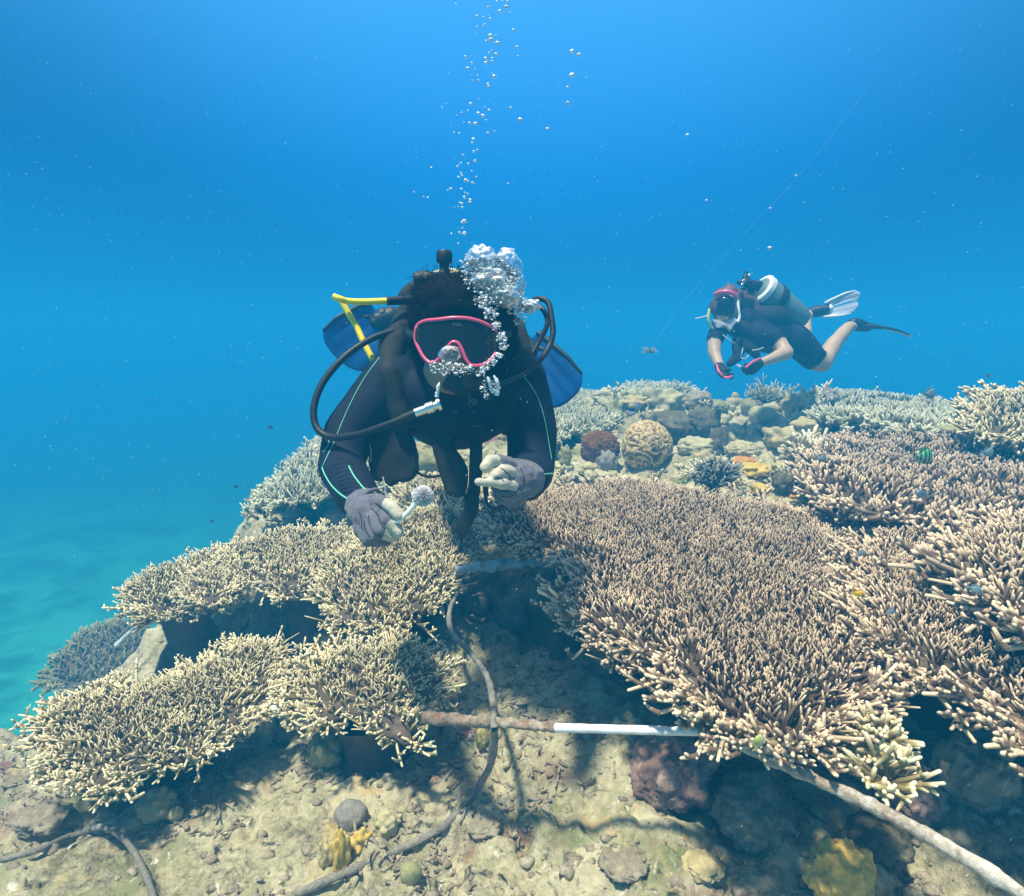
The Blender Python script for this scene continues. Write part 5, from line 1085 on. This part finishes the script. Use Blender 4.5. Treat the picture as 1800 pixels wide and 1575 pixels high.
cyl2('tank_band', P(1355, 522, 4.01), P(1364, 530, 4.03), [(0, 0.106), (1, 0.106)], M_web, t2, 32)
link('valve', blob_mesh('valve', [C((1310, 488, 3.95), 0.022, (1318, 500, 3.96), 0.030), C((1318, 500, 3.96), 0.03, (1332, 503, 3.98), 0.04), C((1300, 496, 3.93), 0.02, (1318, 500, 3.94), 0.028), C((1311, 478, 3.95), 0.014, (1311, 490, 3.95), 0.014)], 0.008, 2), M_blk, t2)
for p in ((1306, 494), (1304, 500), (1316, 484)): link('valve_port', blob_mesh('valve_port', [C((p[0], p[1], 3.90), 0.010, (p[0] + 3, p[1] - 2, 3.90), 0.007)], 0.004, 1), M_sil, t2)
v2 = link('buoyancy_vest', blob_mesh('vest', [C((1352, 512, 4.0), 0.055, (1368, 540, 4.0), 0.05), E((1350, 560, 4.0), (0.15, 0.11, 0.10)), C((1300, 600, 3.9), 0.05, (1296, 628, 3.88), 0.03), C((1296, 628, 3.88), 0.035, (1282, 640, 3.88), 0.022), C((1300, 575, 3.88), 0.05, (1340, 600, 3.9), 0.06), C((1310, 605, 3.88), 0.035, (1330, 625, 3.87), 0.03)], 0.011, 3, disp=fold(9, 0.012)), M_web, D2)
for a, b in (((1270, 588), (1292, 604)), ((1306, 612), (1302, 628)), ((1316, 624), (1309, 632)), ((1322, 616), (1342, 611)), ((1302, 628), (1312, 632))):
    ring_tube('buckle', [P(a[0], a[1], 3.84), P((a[0] + b[0]) / 2, (a[1] + b[1]) / 2 + 1, 3.83), P(b[0], b[1], 3.84)], 0.0042, M_print, v2, n=12)
def hand2(prims, stripes):
    g_ = link('glove', blob_mesh('glove', prims, 0.0055, 2), M_web, D2)
    for s_ in stripes: link('pink_stripe', tube_mesh('pink_stripe', [P(*a) for a in s_], [0.006, 0.008, 0.007], 20, 8), M_pink, g_)
hand2([C((1265, 645, 3.75), 0.032, (1272, 655, 3.72), 0.036)] + [C((1270 + k * 3.2, 655 + k, 3.70), 0.012, (1276 + k * 3.4, 663 + k * 0.4, 3.67), 0.011) for k in range(4)] + [C((1276 + k * 3.4, 663 + k * 0.4, 3.67), 0.010, (1279 + k * 2.6, 659 - k * 0.6, 3.65), 0.009) for k in range(4)] + [C((1272, 650, 3.70), 0.012, (1284, 650, 3.67), 0.010)],
      [[(1260, 641, 3.70), (1263, 652, 3.665), (1270, 660, 3.65)], [(1272, 662, 3.65), (1280, 664, 3.64), (1287, 661, 3.64)]])
hand2([C((1334, 639, 3.69), 0.032, (1320, 648, 3.67), 0.040)] + [C((1318 - k * 1.0, 650 + k * 2.2, 3.65), 0.013, (1309 - k * 0.6, 649 + k * 2, 3.62), 0.011) for k in range(3)] + [C((1309 - k * 0.6, 649 + k * 2, 3.62), 0.010, (1305 + k, 646 + k * 3, 3.61), 0.009) for k in range(3)] + [C((1322, 642, 3.65), 0.013, (1310, 641, 3.62), 0.010), C((1322, 654, 3.66), 0.013, (1312, 657, 3.64), 0.010)],
      [[(1335, 630, 3.645), (1322, 637, 3.625), (1311, 646, 3.605)]])
tg = link('tag', blob_mesh('tag', [slab([(1292, 640), (1300, 641), (1306, 644), (1300, 647), (1296, 643)], 3.66, 0.008)], 0.004, 1), M_wht); tag(tg, 'small white tag dangling between the far diver\'s gloves', 'tag')
M_clear = plain('milky_fin_blade', (0.55, 0.62, 0.70), 0.4)
fin(D2, P(1448, 545, 4.62), P(1507, 529, 4.55), (0.12, 0.05, 0.99), 0.10, 0.165, M_clear, M_wht, M_blk, P(1426, 549, 4.66), slot=True)
fin(D2, P(1515, 573, 4.22), P(1592, 592, 4.20), (0.1, 0.96, 0.14), 0.11, 0.19, M_clear, M_blk, M_blk, P(1500, 569, 4.20))
# ------------------------------------------------------------------ air bubbles
def bubble_mat(name, white):
    m = bpy.data.materials.new(name); m.use_nodes = True; N, L = m.node_tree.nodes, m.node_tree.links; N.clear()
    o = N.new('ShaderNodeOutputMaterial'); gl = N.new('ShaderNodeBsdfGlass'); gl.inputs['IOR'].default_value = 0.75; gl.inputs['Roughness'].default_value = 0.02
    df = N.new('ShaderNodeBsdfDiffuse'); df.inputs[0].default_value = (0.85, 0.90, 0.95, 1); gs = N.new('ShaderNodeBsdfGlossy'); gs.inputs['Roughness'].default_value = 0.4
    gs.inputs[0].default_value = (0.95, 0.97, 1, 1)
    a = N.new('ShaderNodeMixShader'); a.inputs[0].default_value = 0.2; b = N.new('ShaderNodeMixShader'); b.inputs[0].default_value = white
    L.new(df.outputs[0], a.inputs[1]); L.new(gs.outputs[0], a.inputs[2]); L.new(gl.outputs[0], b.inputs[1]); L.new(a.outputs[0], b.inputs[2]); L.new(b.outputs[0], o.inputs['Surface'])
    return m
M_bub = bubble_mat('air_bubble', 0.72); M_froth = bubble_mat('air_froth', 0.86); M_dome = bubble_mat('air_dome', 0.12)
CB = [(296, 25, 5), (505, 48, 7), (598, 5, 5), (631, 12, 7), (624, 44, 11), (580, 72, 10), (645, 78, 5), (433, 104, 7), (476, 110, 5), (507, 102, 5), (520, 122, 8), (437, 174, 7), (474, 166, 5), (485, 157, 5), (424, 220, 4),
      (520, 230, 12), (524, 256, 13), (494, 264, 7), (558, 228, 6), (567, 277, 12), (668, 192, 7), (690, 305, 9), (699, 360, 5), (530, 325, 6), (513, 342, 7), (557, 349, 10), (358, 365, 8), (490, 376, 10), (533, 374, 6), (492, 405, 9), (530, 397, 8),
      (401, 407, 8), (375, 440, 10), (420, 446, 4), (438, 486, 6), (545, 493, 12), (532, 470, 4), (402, 518, 7), (443, 518, 6), (505, 540, 8), (509, 556, 8), (250, 472, 5), (1046, 330, 13), (1091, 353, 12), (1044, 484, 15), (1016, 562, 8), (1018, 664, 11), (1139, 500, 4),
      (393, 668, 9), (445, 640, 4), (376, 712, 5), (443, 728, 9), (472, 744, 11), (511, 708, 7), (485, 690, 4), (334, 725, 5), (306, 742, 4), (386, 792, 8), (424, 796, 11), (350, 788, 4), (493, 774, 6), (504, 856, 8), (546, 846, 5), (288, 850, 5), (321, 860, 6),
      (650, 692, 7), (712, 769, 12), (888, 830, 10), (208, 693, 5), (237, 668, 4), (411, 896, 10), (403, 920, 7), (437, 965, 6), (414, 977, 8), (344, 998, 6), (421, 1037, 10), (378, 1055, 7), (308, 1072, 7), (332, 1048, 5), (320, 1055, 4), (400, 1102, 5),
      (331, 1113, 6), (338, 1128, 6), (316, 1140, 7), (428, 1140, 6), (360, 1160, 10), (373, 1166, 9), (404, 1176, 7), (416, 1182, 5), (266, 1216, 9), (246, 1224, 4), (333, 1216, 6), (374, 1248, 6), (355, 1240, 4), (353, 1270, 9), (391, 1285, 8), (387, 1302, 8),
      (335, 1310, 9), (320, 1303, 5), (339, 1336, 7), (312, 1330, 4), (290, 1334, 3), (353, 1422, 11), (339, 1430, 8), (363, 1432, 6), (341, 1468, 5), (321, 1498, 8), (355, 1500, 11), (344, 1506, 5), (268, 1502, 4), (314, 1568, 6), (140, 1078, 6), (28, 1237, 6), (90, 1267, 5), (117, 1272, 5), (636, 1182, 5), (600, -20, 8), (560, 10, 6)]
rgb = np.random.default_rng(21); bub_me = []
for k in range(4):
    V, F = ICO[3]; V = V * np.array([1.15, 1.15, 0.78]); V = V * (1 + (fbm(V * 1.3 + k * 5, 2, k) - 0.5) * 0.35)[:, None]
    me = np_mesh('air_bubble', V, None, F); me.materials.append(M_bub); bub_me.append(me)
def bubble(x, y, r, d, lab, grp):
    o = bpy.data.objects.new('air_bubble', bub_me[int(rgb.integers(4))]); COL.objects.link(o); o.location = P(x, y, d); s = r * d / FPX; o.scale = (s, s, s)
    o.rotation_euler = (rgb.normal(0, 0.2), rgb.normal(0, 0.2), rgb.uniform(0, 6)); tag(o, lab, 'bubble', grp)
for cx, cy_, r in CB:
    x, y = 720 + cx / 3.664, cy_ / 3.664; d = 1.62 + rgb.normal(0, 0.08)
    if x > 985: bubble(x, y, r / 3.664 * 1.1, d, 'silvery bubble in the short stray chain right of the main bubble column', 'stray bubbles right of the column')
    else: bubble(x, y, r / 3.664 * 1.1, d, 'small silvery bubble in the column rising above the near diver', 'bubbles rising above the near diver')
for x, y, r in ((1208, 237, 3), (1353, 436, 3.5), (1354, 366, 2), (1242, 352, 2), (1399, 309, 2)):
    bubble(x, y, r, 3.4, 'lone tiny bubble in the open water right of the column', 'lone bubbles in open water')
def froth():
    rg = np.random.default_rng(8); g = Geo()
    blobs = [(838, 462, 30, 1.27, 420), (850, 490, 36, 1.26, 620), (884, 508, 30, 1.27, 480), (866, 520, 28, 1.25, 420), (832, 488, 22, 1.26, 260), (905, 532, 22, 1.29, 300), (925, 541, 16, 1.32, 170), (938, 534, 9, 1.33, 70), (846, 528, 15, 1.24, 110), (898, 490, 22, 1.29, 260), (880, 465, 20, 1.29, 180),
             (862, 550, 13, 1.23, 120), (872, 572, 10, 1.22, 90), (882, 592, 11, 1.22, 120), (885, 608, 9, 1.22, 90), (878, 624, 8, 1.215, 70), (866, 636, 9, 1.21, 80), (853, 645, 9, 1.20, 60), (845, 655, 9, 1.20, 50),
             (765, 645, 13, 1.19, 90), (785, 648, 15, 1.185, 120), (805, 650, 14, 1.185, 90), (822, 648, 11, 1.19, 60), (858, 672, 11, 1.21, 50), (870, 683, 11, 1.22, 60), (855, 697, 8, 1.23, 40), (850, 685, 7, 1.225, 25), (770, 690, 5, 1.24, 16), (915, 560, 13, 1.31, 60)]
    for x, y, r, d, n in blobs:
        for _ in range(n):
            q = rg.normal(0, 1, 3); q /= np.linalg.norm(q); q *= rg.uniform(0, 1) ** 0.4 * r
            s = (0.45 + 2.2 * rg.uniform() ** 4) * d / FPX; V, F = ICO[2 if s > 0.0026 else 1]
            sc = np.array([rg.uniform(0.8, 1.5), rg.uniform(0.8, 1.5), rg.uniform(0.6, 1.1)])
            c = P(x + q[0], y + q[1], d + q[2] * 0.0012); g.add(V * s * sc + np.array(c), None, F, np.zeros(len(V)))
    root = link('bubble_plume', g.mesh('froth'), M_froth); tag(root, 'burst of frothy white exhaled bubbles beside and over the near diver\'s head', None, None, 'stuff')
    # big wobbling air pockets inside the burst
    dm = [(E((846, 460, 1.27), (0.034, 0.03, 0.030)), 1), (E((893, 466, 1.31), (0.030, 0.03, 0.034)), 2), (E((906, 500, 1.31), (0.020, 0.02, 0.030)), 3), (E((862, 494, 1.25), (0.034, 0.022, 0.026)), 4), (E((886, 518, 1.25), (0.030, 0.02, 0.022)), 5), (E((928, 538, 1.32), (0.022, 0.018, 0.014)), 6)]
    labs = ['large domed air pocket at the top of the exhaled burst', 'large rounded air pocket at the right shoulder of the exhaled burst', 'tall clear air pocket on the right side of the exhaled burst', 'crumpled air pocket in the middle of the exhaled burst', 'flattened air pocket low in the exhaled burst', 'ragged air pocket at the lower right end of the exhaled burst']
    for (p, k), lab in zip(dm, labs):
        V, F = ICO[5]; v = displace(V.copy(), F, lambda a: (fbm(a * 1.5 + k * 3, 3, k) - 0.5) * 0.7 + (0.5 - worley(a * 2.2 + k, k)) * 0.28 + (fbm(a * 7 + k, 2, k) - 0.5) * 0.10) * np.array(p[2])
        tag(link('air_pocket', np_mesh('air_pocket', v, None, F), bubble_mat('air_pocket_%d' % k, 0.22), loc=p[1]), lab, 'bubble', 'air pockets of the exhaled burst')
    V, F = ICO[5]; v = displace(V.copy(), F, lambda a: (fbm(a * 1.5, 3, 9) - 0.5) * 0.5) * np.array((0.021, 0.016, 0.019))
    tag(link('air_pocket', np_mesh('air_pocket', v, None, F), M_dome, loc=P(791, 625, 1.195)), 'clear dome of air clinging to the nose of the pink framed mask', 'bubble')
    for (pts, lab) in (([(857, 662, 1.205), (861, 672, 1.205), (862, 680, 1.21), (868, 688, 1.215)], 'wavy silver ribbon of air left of the printed word'), ([(868, 660, 1.21), (873, 670, 1.21), (876, 682, 1.215), (872, 694, 1.22)], 'outer silver ribbon of air beside the printed word'), ([(773, 672, 1.22), (770, 684, 1.22), (768, 697, 1.225)], 'blue silver ribbon of air above the metal hose fitting')):
        me = tube_mesh('air_ribbon', [P(*a) for a in pts], [0.001, 0.004, 0.003, 0.005], 40, 10); roughen(me, 0.003, 120, 3); tag(link('air_ribbon', me, M_froth), lab, 'bubble')
froth()
# ------------------------------------------------------------------ fish
def fish_mat(name, base, belly, stripe=None, ns=5):
    m, N, L, b = nodes_of(name); b.inputs['Roughness'].default_value = 0.4
    t = N.new('ShaderNodeTexCoord'); s = N.new('ShaderNodeSeparateXYZ'); L.new(t.outputs['Object'], s.inputs[0])
    mr = N.new('ShaderNodeMapRange'); mr.inputs[1].default_value = -0.25; mr.inputs[2].default_value = 0.15; L.new(s.outputs['Z'], mr.inputs[0])
    mi = N.new('ShaderNodeMix'); mi.data_type = 'RGBA'; L.new(mr.outputs[0], mi.inputs[0]); mi.inputs[6].default_value = (*belly, 1); mi.inputs[7].default_value = (*base, 1); out = mi.outputs[2]
    if stripe:
        w = N.new('ShaderNodeMath'); w.operation = 'MULTIPLY'; w.inputs[1].default_value = ns * 6.283; L.new(s.outputs['X'], w.inputs[0])
        si = N.new('ShaderNodeMath'); si.operation = 'SINE'; L.new(w.outputs[0], si.inputs[0]); gt = N.new('ShaderNodeMath'); gt.operation = 'GREATER_THAN'; gt.inputs[1].default_value = 0.3; L.new(si.outputs[0], gt.inputs[0])
        m2_ = N.new('ShaderNodeMix'); m2_.data_type = 'RGBA'; L.new(gt.outputs[0], m2_.inputs[0]); L.new(out, m2_.inputs[6]); m2_.inputs[7].default_value = (*stripe, 1); out = m2_.outputs[2]
    L.new(out, b.inputs['Base Color']); return m
def fish(px, py, d, Lpx, mat, label, head=1, tall=0.5, yaw=0.2, pitch=0.0):
    """unit fish 1 long, nose towards +X, then scaled"""
    K, S = 13, 14; V = []; prof = [0.02, 0.14, 0.22, 0.27, 0.295, 0.30, 0.29, 0.26, 0.21, 0.15, 0.10, 0.065, 0.055]
    for i in range(K):
        x = 0.5 - 0.78 * i / (K - 1); r = prof[i] * tall / 0.5
        for k in range(S): a = k * 6.2832 / S; V.append((x, math.cos(a) * r * 0.36, math.sin(a) * r))
    Q = [[i * S + k, i * S + (k + 1) % S, (i + 1) * S + (k + 1) % S, (i + 1) * S + k] for i in range(K - 1) for k in range(S)]
    T = [[j, (j + 1) % S, 0] for j in range(1, S - 1)]
    r_ = empty('fish', P(px, py, d), label, 'fish', 'reef fish')
    s = Lpx * d / FPX; r_.scale = (s, s, s); r_.rotation_euler = (0, pitch, (0 if head > 0 else math.pi) + yaw)
    def kid(nm, me, mt): o = bpy.data.objects.new(nm, me); COL.objects.link(o); me.materials.append(mt); o.parent = r_; return o
    kid('body', np_mesh('body', V, Q, T), mat)
    def plate(nm, pts, th=0.012):
        n = len(pts); v = [(x, -th, z) for x, z in pts] + [(x, th, z) for x, z in pts]; c = np.mean(pts, 0); v += [(c[0], -th, c[1]), (c[0], th, c[1])]
        t_ = [[i, (i + 1) % n, 2 * n] for i in range(n)] + [[(i + 1) % n + n, i + n, 2 * n + 1] for i in range(n)]; q = [[i, i + n, (i + 1) % n + n, (i + 1) % n] for i in range(n)]
        kid(nm, np_mesh(nm, v, q, t_, smooth=False), mat)
    h = 0.28 * tall / 0.5
    plate('tail_fin', [(-0.26, 0.04), (-0.36, 0.13), (-0.5, 0.20), (-0.42, 0.0), (-0.5, -0.20), (-0.36, -0.13), (-0.26, -0.04)])
    plate('dorsal_fin', [(0.28, h * 0.75), (0.15, h + 0.07), (-0.08, h + 0.07), (-0.2, h * 0.9), (-0.24, h * 0.3), (0.0, h * 0.7)])
    plate('anal_fin', [(0.0, -h * 0.8), (-0.1, -h - 0.05), (-0.2, -h * 0.85), (-0.24, -h * 0.3)])
    for sgn in (-1, 1):
        V1, F1 = ICO[2]; kid('eye', np_mesh('eye', V1 * 0.032 + np.array((0.36, sgn * 0.055, 0.04)), None, F1), M_blk)
F_serg = fish_mat('green_striped_fish', (0.10, 0.42, 0.20), (0.40, 0.46, 0.42), (0.02, 0.07, 0.05), 6)
F_grey = fish_mat('blue_grey_fish', (0.16, 0.24, 0.28), (0.38, 0.46, 0.48)); F_yel = fish_mat('yellow_fish', (0.95, 0.50, 0.01), (0.95, 0.60, 0.02))
F_dark = fish_mat('dark_fish', (0.03, 0.04, 0.05), (0.08, 0.09, 0.10)); F_red = fish_mat('red_fish', (0.20, 0.04, 0.04), (0.2, 0.06, 0.05)); F_pale = fish_mat('pale_yellow_fish', (0.45, 0.48, 0.12), (0.62, 0.68, 0.58))
for a in [(1622, 803, 1.45, 46, F_serg, 'green striped fish hovering over the grey thicket coral', 1, 0.5, 0.3, 0.05), (1507, 1043, 1.05, 26, F_yel, 'tiny bright yellow fish over the huge mauve table coral', 1, 0.36, 0.2, 0.25),
          (1633, 692, 2.9, 32, F_grey, 'grey fish in open water above the far table coral', 1, 0.5, 0.3, 0), (1735, 795, 1.6, 30, F_grey, 'pale blue grey fish right of the green striped one', 1, 0.45, 0.2, 0.05),
          (1622, 868, 1.5, 30, F_grey, 'blue grey fish below the green striped one', -1, 0.42, 0.2, -0.1), (1443, 806, 2.0, 22, F_grey, 'greenish grey fish at the left end of the thicket coral', 1, 0.5, 0.1, 0),
          (1122, 715, 3.6, 16, F_grey, 'round grey fish in front of the cream ruffled coral', -1, 0.6, 0.3, 0), (1515, 972, 1.2, 20, F_grey, 'dim grey fish in the shadow gap beside the mauve table coral', 1, 0.4, 0.2, 0.1),
          (1712, 1035, 1.0, 28, F_grey, 'grey fish low between the two right hand table corals', 1, 0.42, -0.2, 0.3), (1565, 1075, 1.0, 22, F_grey, 'small grey fish above the split between the mauve tables', 1, 0.42, 0.3, 0.1),
          (1168, 829, 2.2, 13, F_grey, 'very small blue grey fish at the back rim below the brain coral', 1, 0.4, 0.2, 0), (1737, 660, 3.5, 11, F_red, 'tiny dark red fish in the water above the right edge coral', 1, 0.5, 0.4, 0.2),
          (475, 751, 4.0, 10, F_dark, 'tiny dark fish in the blue left of the bent elbow', 1, 0.5, 0.2, 0), (415, 855, 4.5, 9, F_dark, 'tiny dark fish beside the lip of the left slope', -1, 0.5, 0.5, 0.2),
          (372, 916, 4.5, 8, F_dark, 'tiny dark fish low over the left drop-off', 1, 0.5, 0.2, 0), (1333, 1306, 0.93, 34, F_pale, 'pale yellow green fish peering up beside the slanting rod', 1, 0.55, 0.3, -1.2)]:
    fish(*a)
# ------------------------------------------------------------------ drifting specks in the water
def snow():
    rg = np.random.default_rng(33); g = Geo(); V, F = ICO[1]
    for _ in range(6500):
        d = rg.uniform(0.7, 4.0); x, y = rg.uniform(-60, 1860), rg.uniform(-60, 1200) if rg.uniform() < 0.85 else rg.uniform(1100, 1600)
        c = P(x, y, d)
        if c.z > 1.25 or (y > 900 and d > 1.0): continue
        s = (0.22 + 0.8 * rg.uniform() ** 5) * d / FPX; g.add(V * s * np.array([1, 1, rg.uniform(0.8, 1.6)]) + np.array(c), None, F, np.zeros(len(V)))
    tag(link('drifting_specks', g.mesh('specks'), plain('specks', (0.5, 0.6, 0.65), 0.7)), 'fine pale specks drifting in the water', None, None, 'stuff')
snow()
